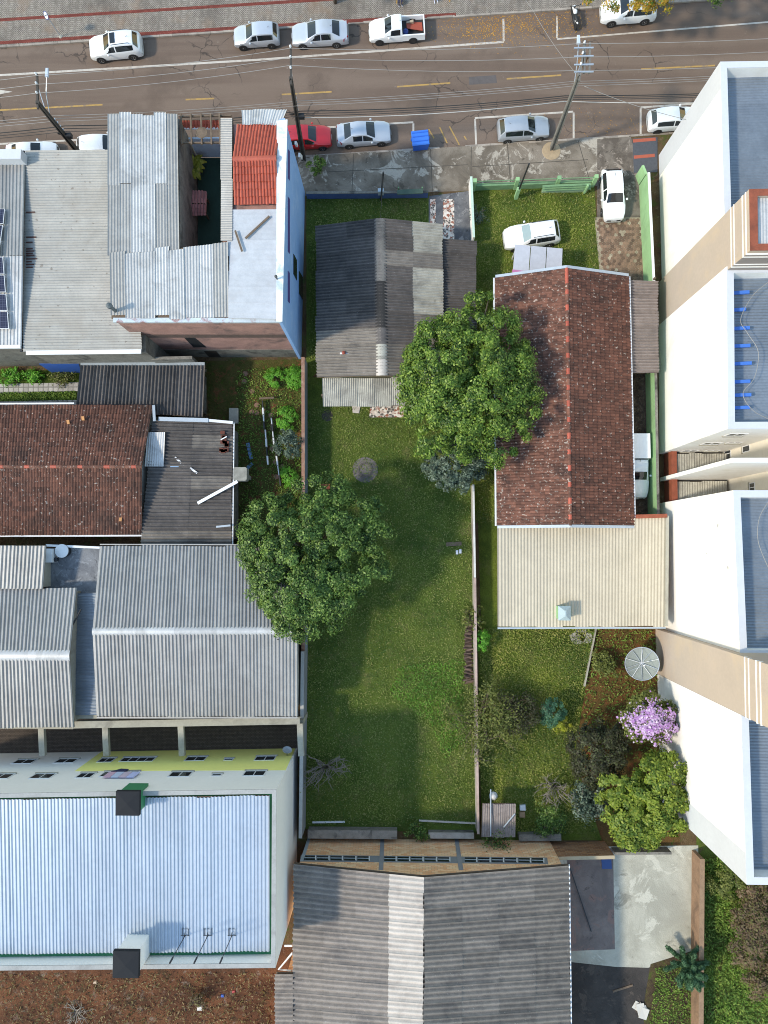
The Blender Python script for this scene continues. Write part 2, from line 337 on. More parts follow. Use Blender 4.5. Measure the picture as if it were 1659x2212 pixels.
WHITEP = surf('white_road_paint', hx('b9b1a6'), .12, 3, stain=hx('8d8278'), stainscale=2.5, stainamt=.6)
YELP = surf('yellow_road_paint', hx('a8874c'), .15, 3, stain=hx('7a6c5e'), stainscale=2.5, stainamt=.9)
# ================================================================ ground sheets
ZR = -.13
MB().prism([(-600, -600), (600, -600), (600, 600), (-600, 600)], -.5, -.2).build('ground', SOIL, kind='structure')
def sheet(name, pts, z, mat, z0=None, kind='structure', parent=None):
    return MB().prism([(p.x, p.y) for p in Gs(pts)], z0 if z0 is not None else z-.06, z).build(name, mat, parent, kind=kind)
NK = lambda x: 100-.0665*x                      # north kerb line
SK = lambda x: 379-.063*x                       # south kerb line
st = sheet('street', [(-2500, NK(-2500)-5), (4200, NK(4200)-5), (4200, SK(4200)+5), (-2500, SK(-2500)+5)], ZR, ASPH, -.2)
nsw = sheet('north_pavement', [(-2500, NK(-2500)-2.5), (4200, NK(4200)-2.5), (4200, -900), (-2500, -600)], 0, HERR, -.2)
blk = sheet('block_ground', [(-2500, SK(-2500)+2.5), (4200, SK(4200)+2.5), (4200, 4500), (-2500, 4500)], 0, SOIL, -.2)
def strip(a, b, w, z, mat, name, parent, th=.004):
    a = G(*a); b = G(*b); MB().bar((a.x, a.y, z-th/2), (b.x, b.y, z-th/2), w, th).build(name, mat, parent)
for k in range(72):                              # kerb stones, joints open
    x0 = -150+k*27.5; x1 = x0+27.
    for f, par, off in ((NK, nsw, 0), (SK, blk, 0)):
        if f is SK and 925 < x0 < 985: continue
        dz = random.uniform(-.012, .012); a = G(x0, f(x0)); b = G(x1, f(x1)); MB().bar((a.x, a.y, -.085+dz), (b.x, b.y, -.085+dz+random.uniform(-.006, .006)), .16, .19).build('kerb_stone', KERB, par)
for y0, x0, x1, wd in ((43, -200, 1000, .26), (92.5, -200, 985, .28)):
    strip((x0, y0-.0625*x0), (x1, y0-.0625*x1), wd, .004, REDP, 'red_paving_band', nsw)
def mark(a, b, w, mat, name): strip(a, b, w, ZR+.004, mat, name, st)
mark((-150, 169), (553, 127), .17, WHITEP, 'white_line'); mark((553, 127), (1089, 88), .17, WHITEP, 'white_line'); mark((1088.5, 86.5), (1088, 38), .16, WHITEP, 'white_line')
mark((1204, 82), (1760, 37), .13, WHITEP, 'white_line'); mark((1204, 80), (1204, 33), .15, WHITEP, 'white_line')
mark((-100, 314), (173, 300), .15, WHITEP, 'white_line'); mark((640, 277), (893, 262), .15, WHITEP, 'white_line'); mark((893, 264.5), (893, 290), .15, WHITEP, 'white_line')
mark((1026, 253), (1239, 239), .15, WHITEP, 'white_line'); mark((1240, 241), (1240, 298), .15, WHITEP, 'white_line'); mark((1026.5, 255.5), (1029, 312), .15, WHITEP, 'white_line')
mark((1385, 230), (1540, 219), .15, WHITEP, 'white_line'); mark((1385, 232), (1385, 288), .15, WHITEP, 'white_line')
for a, b in (((-60, 239), (220, 224)), ((400, 213), (462, 210.5)), ((608, 202), (716, 196)), ((858, 185), (973, 177)), ((1095, 168), (1213, 160)), ((1386, 147), (1546, 139))): mark(a, b, .13, YELP, 'yellow_dash')
for a, b in (((926, 277), (938, 297)), ((950, 273), (966, 307)), ((971, 271), (993, 312)), ((1003, 292), (1008, 300))): mark(a, b, .1, YELP, 'yellow_hatch')
MB().prism([(p.x, p.y) for p in Gs([(-40, 186), (25, 196), (-40, 209)])], ZR, ZR+.004).build('white_arrow', WHITEP, st)
sheet('asphalt_patch', [(1013, 164), (1072, 160), (1074, 177), (1014, 181)], ZR+.004, surf('patch_asphalt', hx('585250'), .15, 3), ZR, None, st)
# pavements and yards of the block
sheet('south_pavement', [(640, 338.5), (1362, 293.5), (1366, 395), (1284, 402), (1020, 412), (640, 424)], .012, CONC)
JT = surf('joint_dirt', hx('4a443c'), .2, 3)
for xa, ya, xb, yb in ((764, 332, 760, 420), (930, 322, 934, 414), (1018, 317, 1017, 410), (1096, 311, 1104, 408), (1248, 302, 1276, 398), (700, 372, 1010, 356), (1020, 360, 1270, 345)): strip((xa, ya), (xb, yb), .05, .016, JT, 'slab_joint', blk)
sheet('driveway_apron', [(1290, 301), (1363, 296), (1385, 400), (1388, 480), (1290, 480)], .024, m_oldconcrete('apron_concrete', hx('7d746a'), hx('5a524a'), hx('a09488'), .5))
sheet('entrance_paving', [(1366, 300), (1420, 296), (1420, 372), (1369, 374)], .03, surf('dark_paving', hx('4b4d52'), .15, 6)); 
for a, b in (((1367, 305), (1416, 301)), ((1369, 340), (1414, 336))): strip(a, b, .26, .036, surf('terracotta_band', hx('a35540'), .1, 4), 'terracotta_band', blk)
sheet('front_lawn', [(662, 424), (926, 424), (926, 520), (662, 830)], .02, LAWN)
sheet('entry_path', [(926, 424), (1020, 412), (1022, 560), (926, 560)], .026, m_oldconcrete('path_concrete', hx('6d6e70'), hx('55565a'), hx('8b8b8c'), .8))
MOS = NT('stone_mosaic'); _v = MOS.n.new('ShaderNodeTexVoronoi'); _v.inputs['Scale'].default_value = 5.5; MOS.L(MOS.P, _v.inputs['Vector']); _e = MOS.n.new('ShaderNodeTexVoronoi'); _e.feature = 'DISTANCE_TO_EDGE'; _e.inputs['Scale'].default_value = 5.5; MOS.L(MOS.P, _e.inputs['Vector'])
_s = MOS.n.new('ShaderNodeSeparateColor'); MOS.L(_v.outputs['Color'], _s.inputs[0]); _c = MOS.mix(MOS.ramp(_s.outputs[0], .35, .6), hx('d8cfc4'), hx('8d5a48')); _c = MOS.mix(MOS.ramp(_s.outputs[1], .6, .7), _c, hx('5a5450')); _c = MOS.mix(MOS.ramp(_e.outputs['Distance'], .02, .07, 1, 0), _c, hx('c9c0b4')); MOSM = MOS.done(_c, .85)
for x0, x1 in ((929, 941), (957, 981)): sheet('mosaic_strip', [(x0, 431), (x1, 430), (x1+.5, 545), (x0+.5, 545)], .034, MOSM, .0, 'structure')
sheet('lot_lawn', [(662, 815), (1030, 815), (1022, 1060), (1037, 1800), (656, 1790), (658, 1380)], .024, LAWN)
sheet('neighbour_lawn', [(1022, 410), (1284, 402), (1297, 620), (1024, 1140)], .016, LAWN2)
sheet('side_lawn', [(1026, 900), (1080, 900), (1080, 1380), (1040, 1380)], .018, LAWN2)
sheet('back_lawn', [(1032, 1330), (1290, 1330), (1262, 1500), (1240, 1640), (1300, 1815), (1040, 1815)], .02, LAWN2)
sheet('garden_soil', [(1260, 1330), (1440, 1330), (1470, 1830), (1300, 1835), (1230, 1640)], .012, m_soil('garden_soil', hx('5a4a2c'), hx('6a5030'), hx('7d4a32'), hx('4a5a22'), .6))
sheet('vegetable_plot', [(440, 780), (656, 776), (656, 1400), (500, 1400)], .014, m_soil('vegetable_soil', hx('464a24'), hx('5a5430'), hx('7d503a'), hx('4d6a24'), .8))
sheet('side_garden', [(-300, 800), (176, 800), (172, 878), (-300, 878)], .01, m_lawn('side_grass', hx('41531f'), hx('566a28'), hx('62782c'), hx('55602c')))
for yy, h in ((828, 20), (866, 12)): sheet('tiled_path', [(-300, yy+8), (172, yy-2), (172, yy+h-3), (-300, yy+h+9)], .03, m_pavers('white_floor_tiles', hx('bdb9b2'), hx('aaa69f'), hx('77746e'), .4, .4, 0, sq=True))
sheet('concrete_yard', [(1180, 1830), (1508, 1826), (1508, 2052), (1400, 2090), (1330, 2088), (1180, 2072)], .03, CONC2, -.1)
sheet('painted_shade_floor', [(1225, 1832), (1324, 1832), (1328, 2050), (1225, 2054)], .036, m_oldconcrete('reddish_shade_concrete', hx('827873'), hx('6c6461'), hx('887068'), .4), -.1)  # reddish floor sheet, darkened in colour where the warehouse shadow falls
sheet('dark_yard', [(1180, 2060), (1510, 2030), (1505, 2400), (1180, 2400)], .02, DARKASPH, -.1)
sheet('dirt_lot', [(-400, 2060), (640, 2040), (640, 2500), (-400, 2500)], .01, REDSOIL)
sheet('overgrown_lot', [(1505, 1700), (2100, 1700), (2100, 2600), (1500, 2600)], .012, WILD)
sheet('courtyard_paving', [(-300, 1535), (662, 1535), (660, 1640), (-300, 1660)], .01, m_pavers('dark_court_pavers', hx('4f4741'), hx('5d534b'), hx('2f2a26'), .2, .1))
sheet('alley_floor', [(1355, 800), (1402, 800), (1402, 1120), (1360, 1120)], .014, m_soil('alley_cobbles', hx('4d4038'), hx('6b5a4c'), hx('80705f'), hx('3b302a'), 1.5))
sheet('yard_soil', [(1405, 2082), (1506, 2050), (1503, 2400), (1385, 2400), (1392, 2160)], .034, m_soil('yard_soil', hx('4c4034'), hx('5d5238'), hx('55602e'), hx('3d342b'), .6), -.1)
# hexagonal pavers of the drive
dr = sheet('drive_bed', [(1284, 470), (1388, 470), (1400, 640), (1300, 640)], .03, m_oldconcrete('drive_mortar', hx('a39884'), hx('8b806c'), hx('b0a690'), .7))
HEX = surf('hexagonal_paver', hx('77604e'), .2, 2.5, stain=hx('55463a'), stainscale=1.2, rnd=.35)
R = .15; hm = MB().lathe((0, 0, 0), [(R, 0), (R, .03), (R*.9, .04)], 6); he = None; cnt = 0; hstuff = MB()
A, B_, C_, D_ = G(1287, 474), G(1382, 474), G(1303, 625), G(1402, 625)
for i in range(40):
    for j in range(18):
        x = A.x-.2+j*R*1.78+(R*.89 if i % 2 else 0); y = A.y-.1-i*R*1.56; t_ = (A.y-y)/(A.y-C_.y)
        if t_ > 1 or x < A.x+(C_.x-A.x)*t_+.12 or x > B_.x+(D_.x-B_.x)*t_-.12 or random.random() < .06: continue
        if cnt < 300:
            if he is None: he = hm.build('hexagonal_paver', HEX, dr); o = he
            else: o = he.copy(); link(o, dr)
            o.location = (x, y, .022+random.uniform(-.006, .006)); o.rotation_euler = (random.uniform(-.02, .02), random.uniform(-.02, .02), random.uniform(-.1, .1)+math.pi/6); cnt += 1
        else: hstuff.lathe((x, y, .022), [(R, 0), (R, .03), (R*.9, .04)], 6)
if hstuff.v: hstuff.build('hexagonal_pavers', HEX, dr, kind='stuff')
# ================================================================ buildings
def on_plane(px, py, A, B):
    n = Vector((B.y-A.y, A.x-B.x, 0)); c = Vector((0, 0, CAMH)); d = CQ @ Vector(((px-CX)/FPX, -(py-CY)/FPX, -1))
    return c+d*((A-c).dot(n)/d.dot(n))
FIBRO = surf('fibre_cement_old', hx('7a746d'), .22, 2.5, stain=hx('4a4848'), stainscale=.5, stainamt=.55, rnd=.14, bump=.01, spots=hx('9a978f'), spotscale=9)
FIBROD = surf('fibre_cement_dark', hx('5a5552'), .25, 2.5, stain=hx('373637'), stainscale=.5, stainamt=.5, rnd=.15, bump=.01, spots=hx('7c7a76'), spotscale=8)
FIBROL = surf('fibre_cement_pale', hx('a5a297'), .2, 1.6, stain=hx('6f6c66'), stainscale=.7, stainamt=.6, rnd=.08)
FIBROW = surf('fibre_cement_white', hx('bfb7ae'), .12, 1.2, stain=hx('9a9088'), stainscale=.6, stainamt=.5, rnd=.06)
METAL = surf('galvanised_sheet', hx('9b9995'), .14, .8, rough=.5, metal=.25, stain=hx('8d8a86'), stainscale=.4, stainamt=.5, rnd=.07)
METALB = surf('beige_grey_sheet', hx('9d9b95'), .12, .8, rough=.65, stain=hx('8f877c'), stainscale=.3, stainamt=.45, rnd=.05, spots=hx('6f6860'), spotscale=3)
METALW = surf('bright_white_sheet', hx('b9b8b6'), .12, 1., rough=.42, metal=.2, stain=hx('8f8d8a'), stainscale=.7, stainamt=.6, rnd=.1)
ZINC = surf('blue_zinc_sheet', hx('7f8790'), .12, .6, rough=.45, metal=.35, stain=hx('6a727c'), stainscale=.2, stainamt=.6, rnd=.05)
ALU = surf('shiny_white_sheet', hx('a8b2be'), .07, .4, rough=.35, metal=.3, rnd=.04)
BEIGE = surf('cream_sheet', hx('b3a995'), .08, .7, rough=.6, stain=hx('a59c88'), stainscale=.4, stainamt=.4, rnd=.04)
CLAY = surf('clay_tile_old', hx('694638'), .3, .9, stain=hx('3c2c27'), stainscale=.45, stainamt=.8, rnd=.3, spots=hx('a89c90'), spotscale=6, spotat=.6)
CLAYR = surf('clay_tile_dark', hx('5a392c'), .25, .9, stain=hx('36261f'), stainscale=.4, stainamt=.7, rnd=.28, spots=hx('a0958a'), spotscale=5, spotat=.63)
CLAYN = surf('red_metal_tile', hx('a8523e'), .12, 1., rough=.55, stain=hx('8c3c2c'), stainscale=.6, stainamt=.4, rnd=.05)
WHITE = surf('white_plaster', hx('ece9e4'), .03, .6, stain=hx('d8d2c8'), stainscale=.3, stainamt=.5)
GREYP = surf('light_grey_plaster', hx('c4c6cb'), .04, .6)
CREAM = surf('cream_plaster', hx('d9d2c4'), .04, .6, stain=hx('c4bba9'), stainscale=.3, stainamt=.5)
TAN = surf('tan_plaster', hx('b3a496'), .05, .5, stain=hx('c2ad90'), stainscale=.25, stainamt=.5)
DTAN = surf('brown_grey_plaster', hx('8f857f'), .06, .5)
MOSS_SHADE = surf('moss_and_shade_plaster', hx('77736b'), .3, 1.2, stain=hx('35332f'), stainscale=.6, stainamt=.85, bump=.01)  # real moss on most walls; painted shade on the west wing
PINK = surf('pink_plaster', hx('a07a70'), .2, 1.2, stain=hx('665450'), stainscale=.45, stainamt=.85)
BLUEW = surf('light_blue_paint', hx('86a9d6'), .06, .6, stain=hx('a8bfdd'), stainscale=.5, stainamt=.5)
GREENW = surf('light_green_paint', hx('8fb583'), .06, .6, stain=hx('7c9c70'), stainscale=.5, stainamt=.6)
GREEND = surf('faded_green_paint', hx('6f8f68'), .15, 1.5, stain=hx('4f6a4a'), stainscale=.8, stainamt=.6)
YELW = surf('yellow_paint', hx('f2ec8a'), .03, .5); PALEW = surf('pale_blue_white_paint', hx('ebe7e2'), .03, .5)
CONCW = surf('raw_concrete', hx('a09c8e'), .12, .8, stain=hx('77736a'), stainscale=.5, stainamt=.6)
TIMBER = surf('weathered_timber', hx('6a5a4a'), .25, 3, stain=hx('41372e'), stainscale=1.5)
DARKM = plain('dark_metal', hx('2f3033'), .5, .3); WHITEM = plain('white_metal', hx('d8d9da'), .45); GUTTER = surf('gutter_metal', hx('a9b2ba'), .08, 1.5, rough=.5, metal=.2)
GLASS = plain('dark_window_glass', (.02, .025, .03), .08, spec=.6); GREENG = plain('green_gutter_paint', hx('2f7a52'), .6)
REDB = surf('red_oxide_brick', hx('8a4a34'), .2, 2.5, stain=hx('5d3326'), stainscale=1.2)
def m_brick(name, c1, c2, mortar, A, B, stain=None):
    """courses laid along the wall A->B and up z"""
    t = NT(name); d = (B-A); ang = math.atan2(d.y, d.x); m = t.mapping((1, 1, 1), -ang); s = t.n.new('ShaderNodeSeparateXYZ'); t.L(m, s.inputs[0]); c = t.n.new('ShaderNodeCombineXYZ'); t.L(s.outputs[0], c.inputs[0]); t.L(s.outputs[2], c.inputs[1])
    br = t.n.new('ShaderNodeTexBrick'); t.L(c.outputs[0], br.inputs['Vector']); br.inputs['Scale'].default_value = 1; br.inputs['Brick Width'].default_value = .42; br.inputs['Row Height'].default_value = .2; br.inputs['Mortar Size'].default_value = .012
    br.inputs['Color1'].default_value = (*c1, 1); br.inputs['Color2'].default_value = (*c2, 1); br.inputs['Mortar'].default_value = (*mortar, 1)
    col = t.mix(t.ramp(t.noise(.7, 6, .6), .5, .7, 0, .5), br.outputs['Color'], stain or c2); t.bump(br.outputs['Fac'], -.015); return t.done(col, .9)
def ridge(parent, a, b, mat, n, w=.32, h=.1, over=None, name='ridge_cap'):
    d = (b-a).normalized(); r = Vector((d.y, -d.x, 0)).normalized()
    for k in range(n):
        p = a.lerp(b, k/n); q = a.lerp(b, (k+1)/n)+d*.04; z = Vector((0, 0, .02+.008*(k % 2))); vs = []
        for e in (p, q):
            for s, hh in ((-1, -.05), (-.55, h*.75), (0, h), (.55, h*.75), (1, -.05)): vs.append(e+r*s*w+z+Vector((0, 0, hh)))
        MB().add(vs, [(i, i+1, 6+i, 5+i)[::-1] for i in range(4)]).build(name, (over or {}).get(k, mat), parent, smooth=True)
def window(parent, A, B, px, py, w, h, panes=2, out=1, framem=None, bars=False):
    """window set in the vertical plane through A,B; frame, panes, sill"""
    c = on_plane(px, py, A, B); d = (B-A); d.z = 0; d.normalize(); n = Vector((d.y, -d.x, 0))
    if n.dot(Vector((0, 0, CAMH))-c) < 0: n = -n
    up = Vector((0, 0, 1)); fm = framem or WHITEM
    def q(s, z, o): return c+d*s+up*z+n*o
    f = MB()
    for s0, s1, z0, z1 in ((-w/2, w/2, h/2-.06, h/2), (-w/2, w/2, -h/2, -h/2+.06), (-w/2, -w/2+.06, -h/2+.06, h/2-.06), (w/2-.06, w/2, -h/2+.06, h/2-.06)):
        f.hexa([q(s0, z0, -.05), q(s1, z0, -.05), q(s1, z0, .03), q(s0, z0, .03), q(s0, z1, -.05), q(s1, z1, -.05), q(s1, z1, .03), q(s0, z1, .03)])
    for k in range(1, panes):
        s = -w/2+k*w/panes; f.hexa([q(s-.025, -h/2+.06, -.02), q(s+.025, -h/2+.06, -.02), q(s+.025, -h/2+.06, .028), q(s-.025, -h/2+.06, .028), q(s-.025, h/2-.06, -.02), q(s+.025, h/2-.06, -.02), q(s+.025, h/2-.06, .028), q(s-.025, h/2-.06, .028)])
    o = f.build('window', fm, parent)
    for k in range(panes):
        s0 = -w/2+.03+k*(w-.06)/panes; s1 = s0+(w-.06)/panes; MB().hexa([q(s0, -h/2+.03, -.02), q(s1, -h/2+.03, -.02), q(s1, -h/2+.03, .008), q(s0, -h/2+.03, .008), q(s0, h/2-.03, -.02), q(s1, h/2-.03, -.02), q(s1, h/2-.03, .008), q(s0, h/2-.03, .008)]).build('pane', GLASS, o)
    MB().hexa([q(-w/2-.06, -h/2-.07, -.02), q(w/2+.06, -h/2-.07, -.02), q(w/2+.06, -h/2-.07, .09), q(-w/2-.06, -h/2-.07, .09), q(-w/2-.06, -h/2-.002, -.02), q(w/2+.06, -h/2-.002, -.02), q(w/2+.06, -h/2-.002, .07), q(-w/2-.06, -h/2-.002, .07)]).build('sill', CONCW, o)
    return o
def panel(parent, A, B, quad_px, mat, name, o=.012):
    """painted or rendered field on the vertical plane through A,B (corners in photograph points)"""
    d = (B-A).normalized(); n = Vector((d.y, -d.x, 0)); pts = [on_plane(x, y, A, B) for x, y in quad_px]
    if n.dot(Vector((0, 0, CAMH))-pts[0]) < 0: n = -n
    k = len(pts); f = [tuple(range(k)), tuple(range(k, 2*k))[::-1]]+[(i, (i+1) % k, k+(i+1) % k, k+i) for i in range(k)]
    nn = (pts[1]-pts[0]).cross(pts[2]-pts[0])
    if nn.dot(n) < 0: f = [g[::-1] for g in f]
    return MB().add([p+n*o for p in pts]+[p-n*.02 for p in pts], f).build(name, mat, parent)
def gutter(parent, a, b, mat=None, w=.12, h=.1, name='gutter'): return MB().bar(a, b, w, h).build(name, mat or GUTTER, parent)
# ---------------------------------------------------------------- B9 house of the lot
h = thing('fibre_cement_house', 'low house with gabled grey fibre cement roof on the long grass lot', 'house', G(820, 640))
E0, E1, R0, R1, F0, F1 = G(683, 490, 2.9), G(684, 815, 2.9), G(820, 473, 4.1), G(825, 811, 4.1), G(955, 486, 2.9), G(957, 815, 2.9)
gable_walls(h, 'wall', surf('house_wall', hx('c2bcae'), .08, .8, stain=hx('8f8878')), E0, E1, R0, R1, F0, F1, inset=.4)
rf = deck([E0, R0, E1, R1]); deck([F0, R0, F1, R1], mb=rf); rf = rf.build('roof', TIMBER, h)
LP = [E0, R0, E1, R1]; RP = [F0, R0, F1, R1]
ov = {(i, j): FIBROD for i in range(2) for j in range(0, 7)}; ov.update({(0, 7): FIBRO, (0, 8): FIBRO, (1, 7): FIBRO})
sheets(rf, LP, 2, 10, .25, .16, FIBRO, over=ov)
ov = {(1, j): FIBROD for j in range(10)}; ov.update({(0, j): FIBROL for j in (0, 1, 3, 4, 5, 8)}); ov.update({(0, 2): FIBRO, (1, 2): FIBRO, (1, 8): FIBRO, (1, 9): FIBRO, (0, 7): FIBRO}); sheets(rf, RP, 2, 10, .25, .16, FIBRO, over=ov)
BLK = surf('black_lichen_cap', hx('33302e'), .3, 2); ridge(rf, R0, R1, FIBRO, 10, .42, .13, {5: BLK, 6: BLK, 8: FIBROL, 3: FIBRO, 9: FIBROW, 0: FIBRO, 1: FIBRO, 2: FIBRO, 4: BLK, 7: FIBROD})
lt = [G(1029, 522, 2.2), G(955, 517, 2.6), G(1029, 740, 2.2), G(957, 740, 2.6)]
sh = deck(lt).build('side_roof', TIMBER, h); sheets(sh, lt, 1, 7, .2, .14, FIBROD); MB().prism([(p.x, p.y) for p in (G(958, 545), G(1022, 545), G(1022, 735), G(958, 735))], 0, 2.1).build('side_wall', CONCW, h)
lt = [G(698, 877, 2.3), G(696, 816, 2.62), G(955, 877, 2.3), G(955, 816, 2.62)]
sh = deck(lt).build('porch_roof', TIMBER, h); sheets(sh, lt, 1, 7, .15, .055, FIBROL, shape='wave'); 
for x in (702, 780, 868, 950): p = G(x, 866); MB().box((p.x-.06, p.y-.06, 0), (p.x+.06, p.y+.06, 2.25)).build('post', TIMBER, h)
MB().prism([(p.x, p.y) for p in (G(800, 872), G(872, 872), G(872, 902), G(798, 902))], 0, .14).build('stone_step', MOSM, h)
p = G(745, 765, 3.25); o = MB().hexa([p+Vector(v) for v in ((-.35, -.17, .1), (.4, -.17, .2), (.4, .17, .2), (-.35, .17, .1), (-.35, -.17, .2), (.4, -.17, .3), (.4, .17, .3), (-.35, .17, .2))]).lathe(p+Vector((-.06, 0, .22)), [(.13, 0), (.13, .25), (.02, .32)], 10, mi=1).build('vent_plate', [WHITEM, plain('rust_red', hx('8a3d2c'))], h)
# ---------------------------------------------------------------- B10 clay-tiled house
h = thing('clay_tiled_house', 'long house with dark red clay tiled gable roof beside the white apartment block', 'house', G(1215, 860))
E0, E1, R0, R1, F0, F1 = G(1070, 600, 3.1), G(1074, 1136, 3.1), G(1224, 579, 4.7), G(1232, 1134, 4.7), G(1357, 597, 3.1), G(1369, 1136, 3.1)
gable_walls(h, 'wall', surf('cream_house_wall', hx('b9ae9c'), .08), E0, E1, R0, R1, F0, F1, inset=.45)
rf = deck([E0, R0, E1, R1]); deck([F0, R0, F1, R1], mb=rf); rf = rf.build('roof', TIMBER, h)
tiles(rf, [E0, R0, E1, R1], 15, 84, CLAY, limit=150); tiles(rf, [F0, R0, F1, R1], 14, 84, CLAYR, limit=150)
ridge(rf, R0, R1, CLAY, 48, .15, .09, {k: CLAYN for k in range(0, 48) if k % 3 == 1 or k < 3})
gutter(h, F0+Vector((.1, 0, -.05)), F1+Vector((.1, 0, -.05)), WHITEM); gutter(h, E0+Vector((-.1, 0, -.05)), E1+Vector((-.1, 0, -.05)), WHITEM)
for a, b in ((E0, R0), (F0, R0), (E1, R1), (F1, R1)): s = Vector((0, .08 if a in (E0, F0) else -.08, .07)); MB().bar(a+s, b+s, .2, .06).build('verge_flashing', GUTTER, h)
lt = [G(1420, 609, 2.35), G(1358, 607, 2.75), G(1422, 805, 2.35), G(1362, 806, 2.75)]; sh = deck(lt).build('side_roof', TIMBER, h); sheets(sh, lt, 1, 6, .25, .16, surf('brownish_fibre_cement', hx('857a74'), .2, 1.5, stain=hx('5a5350'), rnd=.08))
for y in (625, 700, 795): p = G(1392, y); MB().box((p.x-.06, p.y-.06, 0), (p.x+.06, p.y+.06, 2.4)).build('post', TIMBER, h)
# carport sign box leaning before it
s = thing('billboard_canopy', 'grey panelled canopy with pink sign front standing before the clay tiled house', 'canopy', G(1160, 575))
cp = [G(1112, 528, 2.5), G(1216, 537, 2.5), G(1214, 592, 2.5), G(1106, 600, 2.5)]
for k in range(3):
    a, b = k/3+.008, (k+1)/3-.008; q = [cp[0].lerp(cp[1], a), cp[0].lerp(cp[1], b), cp[3].lerp(cp[2], b), cp[3].lerp(cp[2], a)]; MB().prism([(v.x, v.y) for v in q], 2.42, 2.5).build('panel', surf('canopy_panel', hx('aeb0b8'), .08, 3, rnd=.05), s)
for v in cp: c = v.lerp(cp[0].lerp(cp[2], .5), .1); MB().box((c.x-.04, c.y-.04, 0), (c.x+.04, c.y+.04, 2.42)).build('leg', WHITEM, s)
q = [G(1107, 582, 2.51), G(1152, 588, 2.51), G(1152, 604, 2.51), G(1104, 604, 2.51)]; MB().prism([(v.x, v.y) for v in q], 2.5, 2.53).build('pink_sign', plain('pink_vinyl', hx('b5729c')), s)
# beige roof annexe
h = thing('cream_roofed_annexe', 'annexe with cream corrugated metal roof joined to the clay tiled house', 'building', G(1255, 1240))
P = [G(1075, 1354, 2.9), G(1074, 1137, 3.15), G(1438, 1353, 2.9), G(1441, 1116, 3.15)]
MB().prism([(p.x, p.y) for p in (G(1092, 1150), G(1405, 1150), G(1405, 1330), G(1092, 1330))], 0, 2.75).build('wall', surf('annexe_wall', hx('b9a894'), .1), h)
rf = deck(P).build('roof', TIMBER, h); sheets(rf, P, 1, 13, .215, .055, BEIGE); gutter(h, P[0]+Vector((0, -.1, -.02)), P[2]+Vector((0, -.1, -.02)))
MB().bar(G(1374, 1116, 3.25), G(1440, 1114, 3.25), .28, .3).build('brick_parapet', REDB, h); MB().bar(G(1441, 1114, 3.2), G(1439, 1352, 3.0), .2, .25).build('side_parapet', CONCW, h)
p = G(1213, 1322, 3.0); c = thing('roof_chimney', 'small pale green chimney with hipped grey cap on the cream roof', 'chimney', p)
MB().box((p.x-.38, p.y-.45, 2.8), (p.x+.38, p.y+.45, 3.95)).build('stack', GREENW, c); k = MB(); k.add([p+Vector(v) for v in ((-.45, -.52, .95), (.45, -.52, .95), (.45, .52, .95), (-.45, .52, .95), (-.05, -.2, 1.3), (.05, -.2, 1.3), (.05, .2, 1.3), (-.05, .2, 1.3))], [(3,2,1,0),(4,5,6,7),(0,1,5,4),(1,2,6,5),(2,3,7,6),(3,0,4,7)]).build('cap', plain('grey_cap', hx('9fb0b3')), c)
# ---------------------------------------------------------------- B1 metal roof with solar panels
h = thing('solar_roof_building', 'building with grey standing rib roof carrying dark solar panels', 'building', G(-20, 600))
E0, E1, R0, R1, F0, F1 = G(-160, 353, 6.1), G(53, 353, 6.1), G(-160, 553, 6.7), G(49, 553, 6.7), G(-160, 750, 6.1), G(46, 748, 6.1)
gable_walls(h, 'wall', MOSS_SHADE, E0, E1, R0, R1, F0, F1, inset=.15); rf = deck([E0, R0, E1, R1]); deck([F0, R0, F1, R1], mb=rf); rf = rf.build('roof', TIMBER, h)
sheets(rf, [E0, R0, E1, R1], 1, 7, .24, .06, METAL, shape='trap'); sheets(rf, [F0, R0, F1, R1], 1, 7, .24, .06, METALW, shape='trap')
MB().bar(G(-160, 340, 6.5), G(52, 340, 6.5), .7, .9).build('front_parapet', GREYP, h); MB().bar(F0+Vector((0, -.05, .05)), F1+Vector((0, -.05, .05)), .25, .16).build('verge_cap', WHITEM, h)
PV = NT('solar_cells'); _b = PV.n.new('ShaderNodeTexBrick'); _b.offset = 0; _b.inputs['Scale'].default_value = 1; _b.inputs['Brick Width'].default_value = .17; _b.inputs['Row Height'].default_value = .17; _b.inputs['Mortar Size'].default_value = .006; PV.L(PV.P, _b.inputs['Vector']); _b.inputs['Color1'].default_value = (.012, .014, .035, 1); _b.inputs['Color2'].default_value = (.016, .018, .045, 1); _b.inputs['Mortar'].default_value = (.12, .13, .18, 1); PVM = PV.done(_b.outputs['Color'], .25, 0, .4)
for y0, y1, x0, x1, z in ((451, 483, 16, 13, 6.75), (486, 520, 12, 7, 6.88), (521, 551, 7, 3, 6.98), (555, 592, 12, 15, 7.0), (594, 631, 15, 18, 6.88), (635, 671, 19, 22, 6.75), (673, 710, 22, 25, 6.62)):
    dz = .1 if y0 > 553 else -.1; up = Vector((0, 0, .05))
    q = [G(-42+x0*.5, y0, z+dz*.5), G(x0-6, y0, z+dz*.5), G(x1-6, y1, z-dz*.5), G(-42+x1*.5, y1, z-dz*.5)]; cc = sum(q, Vector())/4
    mb = MB().hexa([v-up for v in q[::-1]]+[v for v in q[::-1]])
    for v in q: mb.tube([v.lerp(cc, .08)-up, v.lerp(cc, .08)-Vector((0, 0, .5))], .03, 5)
    s = mb.build('solar_panel', WHITEM, h); MB().hexa([v.lerp(cc, .05)-up*.2 for v in q[::-1]]+[v.lerp(cc, .05)+up*.15 for v in q[::-1]]).build('cells', PVM, s)
